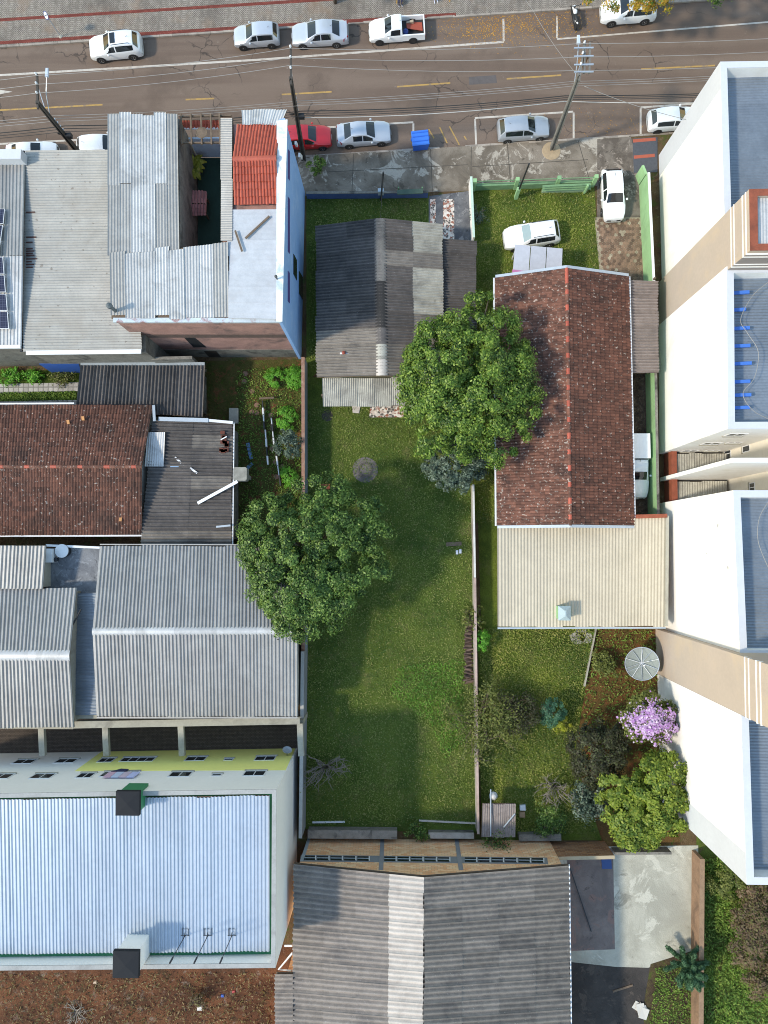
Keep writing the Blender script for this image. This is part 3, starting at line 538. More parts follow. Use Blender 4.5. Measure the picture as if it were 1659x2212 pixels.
# ---------------------------------------------------------------- B2 wide flat-pitched metal roof
h = thing('wide_metal_roof_building', 'building with wide pale grey corrugated metal roof beside the solar roof', 'building', G(200, 560))
P = [G(54, 326, 6.0), G(286, 324, 6.5), G(49, 760, 6.0), G(306, 757, 6.5)]
MB().prism([(p.x, p.y) for p in (G(56+866*.107, 430), G(360, 430), G(372, 804), G(148, 806))], 0, 5.9).build('wall', MOSS_SHADE, h)
rf = deck(P).build('roof', TIMBER, h); ov = {(1, 0): METALW}; sheets(rf, P, 1, 15, .2, .06, METALB, over={}); MB().bar(P[2]+Vector((.3, -.1, .08)), P[3]+Vector((0, -.1, .08)), .3, .08).build('verge_cap', WHITEM, h)
MB().bar(P[0]+Vector((-.1, 0, 0)), P[2]+Vector((-.1, 0, 0)), .16, .12).build('gutter', DARKM, h)
RUST = surf('rust_patch', hx('4a2a22'), .2, 4)
for y in (459, 513, 524, 538, 543, 548, 552, 560, 566, 572, 578): a = G(54, y, 6.07); MB().bar(a+Vector((.1, 0, .03)), a+Vector((random.uniform(.5, .9), 0, .045)), .09, .02).build('rust_streak', RUST, h)
A_ = G(148, 806); B2_ = G(446, 804); MB().prism([(p.x, p.y) for p in (G(365, 800), G(446, 798), G(446, 804), G(365, 806))], 0, 4.0).build('low_wall', MOSS_SHADE, h)
panel(h, A_, B2_, [(84, 786), (170, 786), (176, 805), (112, 805)], plain('royal_blue_paint', hx('2c5aa8')), 'blue_wall_band')
# ---------------------------------------------------------------- B3 tall blue building
h = thing('tall_blue_building', 'tall building with light blue side wall and patchwork metal and red tile roofs', 'building', G(500, 580)); ZT = 9.7
def xy(*pts, z=ZT): return [(G(x, y, z).x, G(x, y, z).y) for x, y in pts]
MB().prism(xy((236, 252), (384, 250), (386, 548), (238, 550)), 0, ZT-.35).build('west_wall', MOSS_SHADE, h)  # dark plaster stands in for the courtyard shade on this wing
MB().prism(xy((478, 262), (604, 262), (604, 548), (478, 548)), 0, ZT-.35).build('east_wing_wall', PINK, h)
MB().prism(xy((240, 551), (604, 549), (604, 686), (240, 686)), 0, ZT-.5).build('south_wall', PINK, h)
MB().prism(xy((605, 262), (617, 260), (607, 692), (600, 692)), 0, ZT+.25).build('blue_side_wall', BLUEW, h)
MB().prism(xy((598, 262), (621, 259), (610, 695), (597, 695), z=ZT+.3), ZT+.26, ZT+.36).build('parapet_cap', surf('peeling_white_cap', hx('dfe2e4'), .08, 2, stain=hx('93a9b8'), stainscale=1.2, stainamt=.7), h)
A_ = G(240, 686, ZT); B3_ = G(604, 686, ZT); A_ = Vector((A_.x, A_.y-.0, 0)); B3_ = Vector((B3_.x, B3_.y, 0))
panel(h, A_, B3_, [(296, 755), (640, 755), (655, 776), (340, 778)], MOSS_SHADE, 'plaster_base', .03); panel(h, A_, B3_, [(262, 722), (625, 722), (628, 728), (268, 728)], surf('dark_beam', hx('5d4c46'), .2, 1), 'ring_beam', .05)
panel(h, A_, B3_, [(398, 729), (420, 729), (446, 750), (418, 750)], DARKM, 'dark_opening', .02); panel(h, A_, B3_, [(440, 757), (466, 757), (482, 775), (456, 775)], plain('cobogo_black', hx('2a2724')), 'grille', .05)
MB().bar(Vector((A_.x, A_.y-.05, ZT-.45)), Vector((B3_.x, B3_.y-.05, ZT-.45)), .3, .22).build('south_cornice', surf('peeling_cornice', hx('b9c3cb'), .1, 2, stain=hx('8a4a3a'), stainscale=1.5, stainamt=.8), h)
W0 = G(617, 262, ZT); W1 = G(608, 690, ZT); W0 = Vector((W0.x, W0.y, 0)); W1 = Vector((W1.x, W1.y, 0)); PUR = plain('purple_paint', hx('4a3f7a'))
for y0, y1 in ((322, 390), (425, 548), (585, 655)): panel(h, W0, W1, [(622, y0), (626, y0+5), (626, y1), (622, y1-5)], PUR, 'purple_band')
for x0, y0, x1, y1 in ((634, 548, 641, 606), (646, 585, 654, 648)): panel(h, W0, W1, [(x0, y0), (x1, y0+14), (x1, y1), (x0, y1-14)], GLASS, 'side_window', .02)
for x0, y0, x1, y1 in ((645, 330, 650, 345), (637, 305, 640, 318)): panel(h, W0, W1, [(x0, y0), (x1, y0+6), (x1, y1), (x0, y1-6)], WHITEM, 'meter_box', .12)
# roofs
def roof(rname, P, *a, **k):
    d = deck(P).build(rname, TIMBER, h); sheets(d, P, *a, **k); return d
roof('west_roof', [G(233, 550, ZT-.15), G(233, 246, ZT+.2), G(387, 548, ZT-.15), G(383, 246, ZT+.2)], 2, 6, .2, .05, METAL, over={(1, 1): METALW, (1, 2): METALW, (1, 3): METALW, (1, 4): METALW, (0, 3): METALW, (0, 4): METAL, (0, 2): METALW}, jit=.03)
roof('south_roof', [G(240, 688, ZT-.35), G(238, 553, ZT-.1), G(494, 685, ZT-.35), G(492, 523, ZT-.1)], 1, 8, .19, .055, METALW, over={(0, 0): METAL, (0, 7): METAL}, jit=.05)
roof('strip_roof', [G(478, 256, ZT-.25), G(503, 256, ZT-.15), G(477, 520, ZT-.25), G(502, 520, ZT-.15)], 1, 4, .12, .03, METAL)
roof('front_roof', [G(522, 238, ZT), G(524, 270, ZT+.1), G(620, 236, ZT), G(606, 270, ZT+.1)], 1, 4, .2, .05, METALW)
roof('membrane_roof', [G(492, 453, ZT-.2), G(602, 452, ZT-.1), G(493, 686, ZT-.2), G(601, 688, ZT-.1)], 1, 7, .35, .012, surf('white_roof_membrane', hx('b0b3b8'), .1, 1.5, stain=hx('a5a5a8'), stainscale=.9, stainamt=.6, rnd=.05), name='membrane_strip', jit=.02)
T0, T1, T2, T3, T4, T5 = G(512, 272, ZT), G(608, 270, ZT), G(503, 344, ZT+.55), G(596, 341, ZT+.55), G(506, 442, ZT), G(602, 440, ZT)
d = deck([T0, T2, T1, T3]); deck([T4, T2, T5, T3], mb=d); d = d.build('red_tile_roof', TIMBER, h); tiles(d, [T0, T2, T1, T3], 5, 14, CLAYN, ht=.08, limit=70); tiles(d, [T4, T2, T5, T3], 6, 14, CLAYN, ht=.08, limit=84); ridge(d, T2, T3, CLAYN, 7, .22, .12)
# open terrace with pergola, palm and little tiled roof
MB().prism(xy((386, 262), (477, 262), (477, 546), (386, 546), z=ZT), 0, 5.2).build('terrace_floor', surf('green_turf_floor', hx('1f3b30'), .15, 1), h)
a, b = G(386, 262, 7.6), G(478, 262, 7.6); tp = [G(386, 276, 7.7), G(386, 260, 8.1), G(477, 275, 7.7), G(477, 259, 8.1)]; d = deck(tp).build('awning_roof', TIMBER, h); tiles(d, tp, 2, 13, CLAYN, ht=.07, limit=26); MB().bar(tp[0]+Vector((0, -.05, 0)), tp[2]+Vector((0, -.05, 0)), .12, .12).build('fascia', WHITEM, h)
MB().prism(xy((387, 258), (477, 257), (477, 260), (387, 261)), 5.2, 7.6).build('front_wall', surf('white_blue_wall', hx('b9c6d2'), .08), h)
for x in (391, 412, 434, 455, 474): MB().bar(G(x, 246, ZT-.3), G(x+2, 312, ZT-.3), .1, .12).build('pergola_beam', TIMBER, h)
MB().bar(G(388, 309, ZT-.42), G(500, 308, ZT-.42), .09, .12).build('pergola_rail', TIMBER, h); MB().bar(G(388, 252, ZT-.42), G(500, 250, ZT-.42), .09, .12).build('pergola_rail', TIMBER, h)
p = G(436, 287, ZT-.2); MB().lathe(p, [(.38, 0), (.4, .03), (.36, .05), (.34, .03)], 18).build('wagon_wheel', TIMBER, h)
q = [G(408, 440, 6.3), G(409, 414, 6.9), G(446, 440, 6.3), G(447, 415, 6.9)]; q2 = [G(408, 465, 6.3), q[0]+Vector((0, 0, .0)), G(445, 465, 6.3), q[2]]
k = thing('garden_kiosk', 'small kiosk with faded pink tiled roof on the dark green terrace', 'kiosk', G(427, 440, 5.2)); PKT = surf('faded_pink_tile', hx('9a6a66'), .12, 1.5, rnd=.12)
for qq, rr in (([G(408, 414, 6.35), G(408, 440, 6.75), G(447, 415, 6.35), G(446, 441, 6.75)], 3), ([G(408, 465, 6.35), G(408, 440, 6.75), G(445, 465, 6.35), G(446, 441, 6.75)], 3)): d = deck(qq).build('roof', TIMBER, k); tiles(d, qq, rr, 6, PKT, ht=.07)
for x, y in ((412, 422), (442, 422), (412, 458), (442, 458)): c = G(x, y, 6.3); MB().box((c.x-.05, c.y-.05, 5.2), (c.x+.05, c.y+.05, 6.35)).build('post', TIMBER, k)
# loose boards on the roof
for i, (x0, y0, x1, y1) in enumerate(((508, 498, 523, 543), (530, 515, 582, 467))): o = MB().bar(G(x0, y0, ZT+.0), G(x1, y1, ZT+.02), .13, .06).build('loose_board', TIMBER); tag(o, ('short', 'long')[i]+' weathered board lying on the white membrane roof', 'board')
o = MB().lathe(G(250, 672, ZT-.3), [(.12, 0), (.12, .9), (.2, .95), (.2, 1.15), (.05, 1.3)], 10).build('roof_vent', plain('grey_pipe', hx('5d6468'))); tag(o, 'grey capped vent pipe at the corner of the patchwork roof', 'vent pipe')
o = MB().lathe(G(600, 606, ZT+.1), [(.05, 0), (.05, .6), (.1, .62), (.1, .75), (.02, .8)], 8).build('roof_vent', plain('dark_pipe', hx('45484a'))); tag(o, 'thin dark vent pipe beside the white parapet', 'vent pipe')
# ---------------------------------------------------------------- B4 dark shed
h = thing('dark_shed', 'low shed with dark striped fibre cement roof under the mossy wall', 'shed', G(300, 840)); P = [G(166, 880, 2.55), G(176, 788, 2.9), G(438, 903, 2.45), G(443, 788, 2.9)]
MB().prism([(p.x, p.y) for p in (G(210, 815), G(446, 815), G(446, 895), G(210, 895))], 0, 2.35).build('wall', MOSS_SHADE, h); rf = deck(P).build('roof', TIMBER, h); sheets(rf, P, 1, 9, .25, .16, FIBROD)
gutter(h, P[1]+Vector((0, .05, .1)), P[3]+Vector((0, .05, .1)), surf('old_gutter', hx('8f969a'), .15, 2), .22, .12)
# ---------------------------------------------------------------- B5 clay tile house left
h = thing('clay_roof_cottage', 'cottage with long brown clay tile roof, ridge parallel to the street', 'house', G(150, 1010))
E0, E1, R0, R1, F0, F1 = G(-200, 876, 3.0), G(338, 876, 3.0), G(-200, 1008, 4.4), G(306, 1008, 4.4), G(-200, 1156, 3.0), G(306, 1154, 3.0)
E1b = G(330, 876, 3.0); gable_walls(h, 'wall', CREAM, E0, E1b, R0, R1, F0, F1, inset=.45); rf = deck([E0, R0, E1b, R1]); deck([F0, R0, F1, R1], mb=rf); rf = rf.build('roof', TIMBER, h)
nr = Vector((-12, 6, 0)); tiles(rf, [E0, R0, E1b, R1], 13, 80, CLAYR, limit=150, near=nr); tiles(rf, [F0, R0, F1, R1], 14, 80, CLAYR, limit=150, near=nr); ridge(rf, R0, R1, CLAY, 44, .15, .1, {k: CLAYN for k in range(44) if k % 5 == 2})
gutter(h, F0+Vector((0, -.1, -.03)), F1+Vector((0, -.1, -.03)), WHITEM); gutter(h, E0+Vector((0, .1, -.03)), G(160, 874, 3.0)+Vector((0, .1, -.03)), WHITEM); MB().bar(E1b+Vector((.1, 0, .1)), G(332, 910, 3.3)+Vector((.1, 0, .1)), .2, .08).build('verge_flashing', GUTTER, h)
for i, (x, y) in enumerate(((148, 912), (180, 904), (261, 1122))):
    p = G(x, y, 3.55 if i < 2 else 3.4); o = MB().hexa([p+Vector(v)+Vector((0, 0, (.09 if i < 2 else -.09)*v[1]*8*.5)) for v in ((-.1, -.14, .0), (.1, -.14, 0), (.1, .14, 0), (-.1, .14, 0), (-.1, -.14, .09), (.1, -.14, .09), (.1, .14, .09), (-.1, .14, .09))]).build('loose_tile', surf('new_clay', hx('c08a58'), .1, 6)); tag(o, 'pale orange spare tile lying on the brown clay roof', 'tile', 'spare tiles on the clay roof')
# ---------------------------------------------------------------- B6 dark lean-to
h = thing('dark_lean_to', 'flat lean-to with blackened fibre cement sheets and scattered rubble behind the cottage', 'building', G(410, 1040)); P = [G(503, 913, 2.75), G(330, 908, 3.0), G(500, 1176, 2.75), G(303, 1176, 3.0)]
MB().prism([(p.x, p.y) for p in (G(345, 930), G(515, 935), G(515, 1165), G(345, 1165))], 0, 2.6).build('wall', MOSS_SHADE, h); rf = deck(P).build('roof', TIMBER, h); sheets(rf, P, 2, 9, .24, .15, FIBROD, over={(1, 8): FIBRO, (0, 8): FIBRO, (0, 4): FIBRO, (0, 1): FIBRO})
gutter(h, P[0]+Vector((.1, 0, .02)), P[2]+Vector((.1, 0, .02)), WHITEM, .08, .08); MB().bar(G(343, 905, 3.15), G(450, 908, 3.1), .3, .12).build('flashing', GUTTER, h); MB().bar(G(450, 908, 3.05), G(503, 913, 3.0), .2, .1).build('flashing', WHITEM, h)
q = [G(313, 1008, 3.1), G(319, 934, 3.25), G(353, 1008, 3.1), G(356, 934, 3.25)]; sheets(h, q, 1, 1, .18, .03, METALW, name='zinc_patch')
o = thing('rusty_frame', 'rusty brown brick and iron scrap heap on the dark lean-to roof', 'scrap', G(485, 955, 2.9)); mb = MB()
for k in range(14): p = G(476+random.uniform(0, 16), 934+random.uniform(0, 42), 2.9); mb.hexa([p+Vector((dx*.16, dy*.12, dz)) for dz in (0, .1) for dx, dy in ((-1, -1), (1, -1), (1, 1), (-1, 1))])
mb.build('rubble', surf('rust_brown', hx('5d3226'), .25, 4), o, kind='stuff'); MB().bar(G(477, 950, 3.05), G(490, 943, 3.08), .08, .05).build('stick', WHITEM, o)
for i, (x0, y0, x1, y1) in enumerate(((378, 988, 392, 1000), (368, 1007, 386, 1007), (411, 1011, 426, 1022), (467, 1138, 498, 1135))): o = MB().bar(G(x0, y0, 2.98), G(x1, y1, 2.96), .14, .06).build('loose_batten', [WHITEM, plain('pale_blue_batten', hx('8fb0d0')), WHITEM, GUTTER][i]); tag(o, ['pale board lying askew near the zinc patch', 'short light blue board on the dark lean-to roof', 'pale board slanting across the middle of the dark sheets', 'pale batten lying along the dark sheets near the lean-to edge'][i], 'board')
p = G(519, 1024, 3.2); o = thing('water_tank', 'square grey concrete water tank on a post beside the dark lean-to', 'water tank', G(516, 1030)); MB().prism([(p.x+dx, p.y+dy) for dx, dy in ((-.4, -.5), (.4, -.5), (.5, -.4), (.5, .4), (.4, .5), (-.4, .5), (-.5, .4), (-.5, -.4))], 2.5, 3.3).build('tank', surf('lichen_concrete', hx('8d8b82'), .2, 3, stain=hx('55534c')), o); MB().box((p.x-.15, p.y-.15, 0), (p.x+.15, p.y+.15, 2.5)).build('post', CONCW, o)
o = MB().bar(G(427, 1087, 3.08), G(513, 1040, 3.3), .22, .07).build('white_plank', plain('white_board', hx('e3e6e8'))); tag(o, 'long white plank slanting over the dark sheets to the water tank', 'plank')
# ---------------------------------------------------------------- B7 grey metal sheds
h = thing('grey_gable_hall', 'wide hall with grey ribbed metal gable roof partly under the leafy tree', 'building', G(430, 1380)); E0, E1, R0, R1, F0, F1 = G(216, 1179, 4.1), G(640, 1180, 4.1), G(200, 1364, 5.1), G(643, 1362, 5.1), G(209, 1547, 4.1), G(643, 1547, 4.1)
gable_walls(h, 'wall', CONCW, E0, E1, R0, R1, F0, F1, inset=.25); rf = deck([E0, R0, E1, R1]); deck([F0, R0, F1, R1], mb=rf); rf = rf.build('roof', TIMBER, h)
sheets(rf, [E0, R0, E1, R1], 1, 14, .26, .1, METAL, shape='trap'); sheets(rf, [F0, R0, F1, R1], 1, 14, .26, .1, METAL, shape='trap'); ridge(rf, R0, R1, METALW, 5, .3, .1); gutter(h, F0+Vector((0, -.1, -.04)), F1+Vector((0, -.1, -.04)), METAL); gutter(h, E0+Vector((0, .1, -.02)), E1+Vector((0, .1, -.02)), METAL, .08)
h = thing('grey_gable_shed', 'smaller shed with grey ribbed metal gable roof and broad ridge cap beside the hall', 'building', G(60, 1420)); E0, E1, R0, R1, F0, F1 = G(-200, 1272, 4.3), G(165, 1271, 4.3), G(-200, 1416, 5.1), G(150, 1416, 5.1), G(-200, 1572, 4.3), G(160, 1571, 4.3)
gable_walls(h, 'wall', CONCW, E0, E1, R0, R1, F0, F1, inset=.25); rf = deck([E0, R0, E1, R1]); deck([F0, R0, F1, R1], mb=rf); rf = rf.build('roof', TIMBER, h)
sheets(rf, [E0, R0, E1, R1], 1, 11, .26, .1, METAL, shape='trap'); sheets(rf, [F0, R0, F1, R1], 1, 11, .26, .1, METAL, shape='trap'); ridge(rf, R0, R1, METALW, 4, .4, .1)
h = thing('grey_flat_shed', 'shed with single grey ribbed metal slope next to the rooftop tanks', 'building', G(40, 1225)); P = [G(-200, 1272, 4.6), G(-200, 1179, 4.9), G(92, 1271, 4.6), G(99, 1178, 4.9)]; MB().prism([(p.x, p.y) for p in (G(-120, 1190), G(150, 1190), G(150, 1262), G(-120, 1262))], 0, 4.4).build('wall', CONCW, h); rf = deck(P).build('roof', TIMBER, h); sheets(rf, P, 1, 9, .26, .1, METAL, shape='trap')
h = thing('link_roof', 'narrow blue-grey corrugated roof linking the two ribbed metal roofs', 'building', G(190, 1410)); P = [G(150, 1282, 3.5), G(212, 1280, 3.6), G(152, 1544, 3.5), G(212, 1543, 3.6)]; MB().prism([(p.x, p.y) for p in (G(200, 1290), G(250, 1290), G(250, 1530), G(200, 1530))], 0, 3.4).build('wall', CONCW, h); rf = deck(P).build('roof', TIMBER, h); sheets(rf, P, 1, 9, .21, .05, ZINC)
h = thing('flat_slab_roof', 'stained grey concrete slab roof holding water tanks between the metal roofs', 'building', G(160, 1228)); MB().prism(xy((90, 1184), (222, 1182), (216, 1288), (90, 1288), z=3), 0, 3.0).build('slab', m_oldconcrete('slab_concrete', hx('85878a'), hx('6a6c70'), hx('95979a'), .8), h); MB().bar(G(100, 1178, 3.5), G(216, 1183, 3.4), .16, .16).build('white_pipe', WHITEM, h)
p = G(112, 1200, 3.0); o = thing('white_box_tank', 'white square tank on the stained slab roof', 'water tank', p); MB().box((p.x-.45, p.y-.5, 3.0), (p.x+.45, p.y+.5, 3.9)).build('tank', WHITEM, o); MB().lathe(p+Vector((.55, -.3, 0)), [(.14, .3), (.16, .4), (.16, .6), (.1, .62)], 10).build('float_valve', DARKM, o)
p = G(142, 1190, 3.0); o = thing('round_tank', 'round tank with white lid on the stained slab roof', 'water tank', p); MB().lathe(p, [(.42, 0), (.5, .5), (.5, .6)], 20).build('tank', DARKM, o); MB().lathe(p, [(.5, .6), (.5, .66), (.2, .74)], 20).build('lid', WHITEM, o)
# concrete beams over the paved court
h = thing('concrete_pergola', 'bare concrete ledge with cross beams over the paved court before the apartment block', 'pergola', G(380, 1580)); MB().bar(G(-100, 1566, 3.2), G(160, 1568, 3.2), .4, .3).build('ledge', CONCW, h); MB().bar(G(160, 1565, 3.2), G(648, 1556, 3.2), .5, .3).build('ledge', CONCW, h)
for x in (90, 228, 391, 648): MB().bar(G(x, 1562, 3.0), G(x+3, 1632, 3.0), .42, .35).build('beam', CONCW, h); c = G(x, 1562, 2.8); MB().box((c.x-.2, c.y-.2, 0), (c.x+.2, c.y+.2, 2.85)).build('column', CONCW, h)
# ---------------------------------------------------------------- B8 apartment block
h = thing('yellow_apartment_block', 'apartment block with yellow and white facade and bright white ribbed roof', 'building', G(250, 1850)); ZB = 9.4
NW, NE, SE, SW = G(-260, 1718, ZB), G(597, 1705, ZB), G(595, 2091, ZB), G(-260, 2099, ZB); xyv = lambda *p: [(v.x, v.y) for v in p]
MB().prism(xyv(NW, NE, SE, SW), 0, ZB-1.1).build('wall', PALEW, h)
def inn(p, a, b, k): return p+(a-p).normalized()*k+(b-p).normalized()*k
iNW, iNE, iSE, iSW = inn(NW, NE, SW, .28), inn(NE, NW, SE, .28), inn(SE, NE, SW, .28), inn(SW, SE, NW, .28); CAPM = surf('concrete_cap', hx('9a9a98'), .12, 1.2, stain=hx('7c7a78'))
for a, b, c, d in ((NW, NE, iNE, iNW), (NE, SE, iSE, iNE), (SE, SW, iSW, iSE), (SW, NW, iNW, iSW)): MB().prism(xyv(a, b, c, d), ZB-1.1, ZB-.06).build('parapet', PALEW, h); MB().prism(xyv(a, b, c, d), ZB-.06, ZB).build('parapet_cap', CAPM, h)
MB().prism(xyv(inn(iNW, iNE, iSW, .0), iNE, iSE, iSW), ZB-1.1, ZB-1.04).build('gutter_floor', GREENG, h)
g = .28; P = [inn(iSW, iSE, iNW, g), inn(iNW, iNE, iSW, g), inn(iSE, iSW, iNE, g), inn(iNE, iNW, iSE, g)]; P = [Vector((p.x, p.y, ZB-(.85 if i % 2 == 0 else .5))) for i, p in enumerate(P)]
rf = deck(P).build('roof', TIMBER, h); sheets(rf, P, 1, 26, .25, .065, ALU, shape='trap')
A_ = Vector((NE.x, NE.y, 0)); B_ = Vector((NW.x, NW.y, 0)); YB = panel(h, A_, B_, [(640, 1613), (222, 1622), (161, 1666), (617, 1664)], YELW, 'yellow_band', .012)
for x, y, w_, hh, n in ((53, 1645, 1.5, 1.1, 2), (143, 1643.5, 1.5, 1.1, 2), (230, 1642, 1.1, 1.1, 2), (298, 1640.5, 2.5, 1.1, 4), (423, 1639, 1.5, 1.1, 2), (494, 1640.5, .7, .5, 1), (573, 1638, 1.5, 1.1, 2), (2, 1677, 1.5, 1.1, 2), (92, 1676.5, 1.5, 1.1, 2), (185, 1675, 1.1, 1.1, 2), (258, 1672, 2.5, 1.1, 4), (390, 1672.5, 1.5, 1.1, 2), (468, 1674, .7, .5, 1), (550, 1670.5, 1.5, 1.1, 2)): window(h, A_+Vector((0, .016, 0)), B_+Vector((0, .016, 0)), x, y, w_, hh, n)
for cx, cy, zt, w_ in ((274, 1737, ZB+1.0, .75), (270, 2086, ZB+1.5, .8)):
    p = G(cx, cy, zt); c = thing('roof_duct', ('tall' if cy > 2000 else 'short')+' rooftop shaft with black pyramid cap on the white ribbed roof', 'chimney', (p.x, p.y, ZB-1)); MB().box((p.x-w_*.85, p.y-w_*.85, ZB-1.05), (p.x+w_*.85, p.y+w_*.85, zt-.18)).build('shaft', GREENG if cy < 2000 else PALEW, c)
    MB().add([p+Vector(v) for v in ((-w_, -w_, -.4), (w_, -w_, -.4), (w_, w_, -.4), (-w_, w_, -.4), (-w_, -w_, -.1), (w_, -w_, -.1), (w_, w_, -.1), (-w_, w_, -.1), (0, 0, .02))], [(3,2,1,0),(0,1,5,4),(1,2,6,5),(2,3,7,6),(3,0,4,7),(4,5,8),(5,6,8),(6,7,8),(7,4,8)]).build('cap', plain('black_cap', hx('2c2d30'), .85, spec=.1), c)
for x in (397, 446, 498):
    p = G(x+4, 2019, ZB-.85); q = p+Vector((0, 0, 3.2)); o = thing('roof_antenna', {397: 'thin rooftop aerial on the ribbed roof, next to the tall shaft', 446: 'thin rooftop aerial on the ribbed roof, middle one of three', 498: 'thin rooftop aerial on the ribbed roof, closest to the warehouse'}[x], 'antenna', p, group='aerials on the ribbed roof'); MB().tube([p, q], [.03, .022], 5).build('mast', DARKM, o)
    mb = MB()
    for dy in (0, .42): mb.tube([p+Vector((-.28, dy, .12)), p+Vector((.28, dy, .12))], .02, 4)
    for dx in (-.2, .2): mb.tube([p+Vector((dx, 0, .12)), p+Vector((dx, .42, .12))], .02, 4)
    mb.tube([p+Vector((0, .21, .12)), p+Vector((0, 0, .5))], .02, 4); mb.build('stand', DARKM, o); MB().tube([q+Vector((0, 0, -.6)), q], .055, 6).build('aerial_head', DARKM, o)
p = on_plane(620, 1630, Vector((NE.x, NE.y+.1, 0)), Vector((NW.x, NW.y+.1, 0))); o = thing('satellite_dish', 'small grey satellite dish at the corner of the yellow facade', 'satellite dish', p); MB().lathe(p+Vector((0, .25, 0)), [(.05, 0), (.25, .05), (.36, .14), (.34, .15), (.2, .07)], 14, axis=(0.2, .9, .5)).build('dish', GUTTER, o); MB().tube([p-Vector((0, .15, 0)), p+Vector((0, .3, 0))], .03, 5).build('arm', DARKM, o)
o = thing('laundry', 'row of pale pink and lilac laundry hung at the upper apartment window', 'laundry', on_plane(258, 1680, A_, B_))
for k, c in enumerate(('c9a6bb', 'bcc6e0', 'c3b2c4', 'b9bfe6', '23284d')):
    u = k*17; quad = [(222+u, 1679), (236+u, 1668), (252+u, 1668), (238+u, 1679)] if k < 4 else [(240, 1667), (262, 1661), (278, 1662), (270, 1668)]; panel(o, A_+Vector((0, .12, 0)), B_+Vector((0, .12, 0)), quad, plain('cloth_'+c, hx(c), .9), 'cloth', .03)
# ---------------------------------------------------------------- B11 brick warehouse
h = thing('brick_warehouse', 'warehouse with orange brick gable and dark ribbed fibre cement roof', 'building', G(910, 2050)); ZE, ZR2 = 4.9, 6.8
E0, E1, R0, R1, F0, F1 = G(635, 1864, ZE), G(632, 2420, ZE), G(915, 1892, ZR2), G(915, 2440, ZR2), G(1227, 1867, ZE), G(1234, 2420, ZE)
BR = m_brick('orange_brick', hx('f5cfa4'), hx('e6a474'), hx('b59a80'), Vector((0, 0, 0)), Vector((1, 0, 0)), hx('eabf9c')); gable_walls(h, 'wall', BR, E0, E1, R0, R1, F0, F1, inset=.3)
rf = deck([E0, R0, E1, R1]); deck([F0, R0, F1, R1], mb=rf); rf = rf.build('roof', TIMBER, h)
WG = surf('fibre_cement_grey', hx('888079'), .2, 2.5, stain=hx('575455'), stainscale=.4, stainamt=.5, rnd=.1, spots=hx('a19c97'), spotscale=9)
ov = {(i, j): WG for i in range(3) for j in range(16)}; ov.update({(3, j): FIBROW for j in range(16)}); sheets(rf, [E0, R0, E1, R1], 4, 16, .33, .2, WG, over=ov); sheets(rf, [F0, R0, F1, R1], 4, 16, .33, .2, FIBRO)
b0 = E0+Vector((0, -8.7, 0)); 
lt = [G(596, 2101, ZE-.24), G(636, 2101, ZE+.03), G(594, 2420, ZE-.24), G(634, 2420, ZE+.03)]; d = deck(lt).build('side_roof', TIMBER, h); sheets(d, lt, 1, 8, .33, .2, WG); MB().prism(xyv(G(640, 2030), G(660, 2030), G(660, 2300), G(632, 2300)), 0, ZE-.3).build('side_wall', BR, h); gutter(h, F0+Vector((.08, 0, 0)), F1+Vector((.08, 0, 0)), WHITEM, .08)
gy = E0.y-.3; A_ = Vector((E0.x+.3, gy+.0, 0)); B_ = Vector((F0.x-.3, (F0.y-.3), 0)); GRC = surf('grey_concrete_strip', hx('86868a'), .1, 1)
for xt, xb in ((823, 826), (996, 986)): panel(h, A_, B_, [(xb-4, 1812), (xb+4, 1812), (xt+5, 1880), (xt-5, 1880)], GRC, 'concrete_column', .04)
panel(h, A_, B_, [(650, 1847), (1182, 1853), (1184, 1867), (648, 1861)], surf('lintel_concrete', hx('7d8084'), .1, 1), 'window_band', .02)
for k in range(18):
    x = 656+k*29; 
    if abs(x+13-824) < 12 or abs(x+13-996) < 12: continue
    f = panel(h, A_, B_, [(x, 1849+k*.33), (x+26, 1849.5+k*.33), (x+26, 1859+k*.33), (x, 1858.5+k*.33)], GLASS, 'band_window', .035)
    panel(f, A_, B_, [(x, 1853+k*.33), (x+26, 1853.5+k*.33), (x+26, 1855+k*.33), (x, 1854.5+k*.33)], GUTTER, 'glazing_bar', .05); panel(f, A_, B_, [(x+24.5, 1849.5+k*.33), (x+27, 1849.5+k*.33), (x+27, 1859+k*.33), (x+24.5, 1858.5+k*.33)], WHITEM, 'glazing_bar', .055)
panel(h, A_, B_, [(666, 1808), (672, 1808), (655, 1861), (648, 1861)], GUTTER, 'corner_strip', .05)
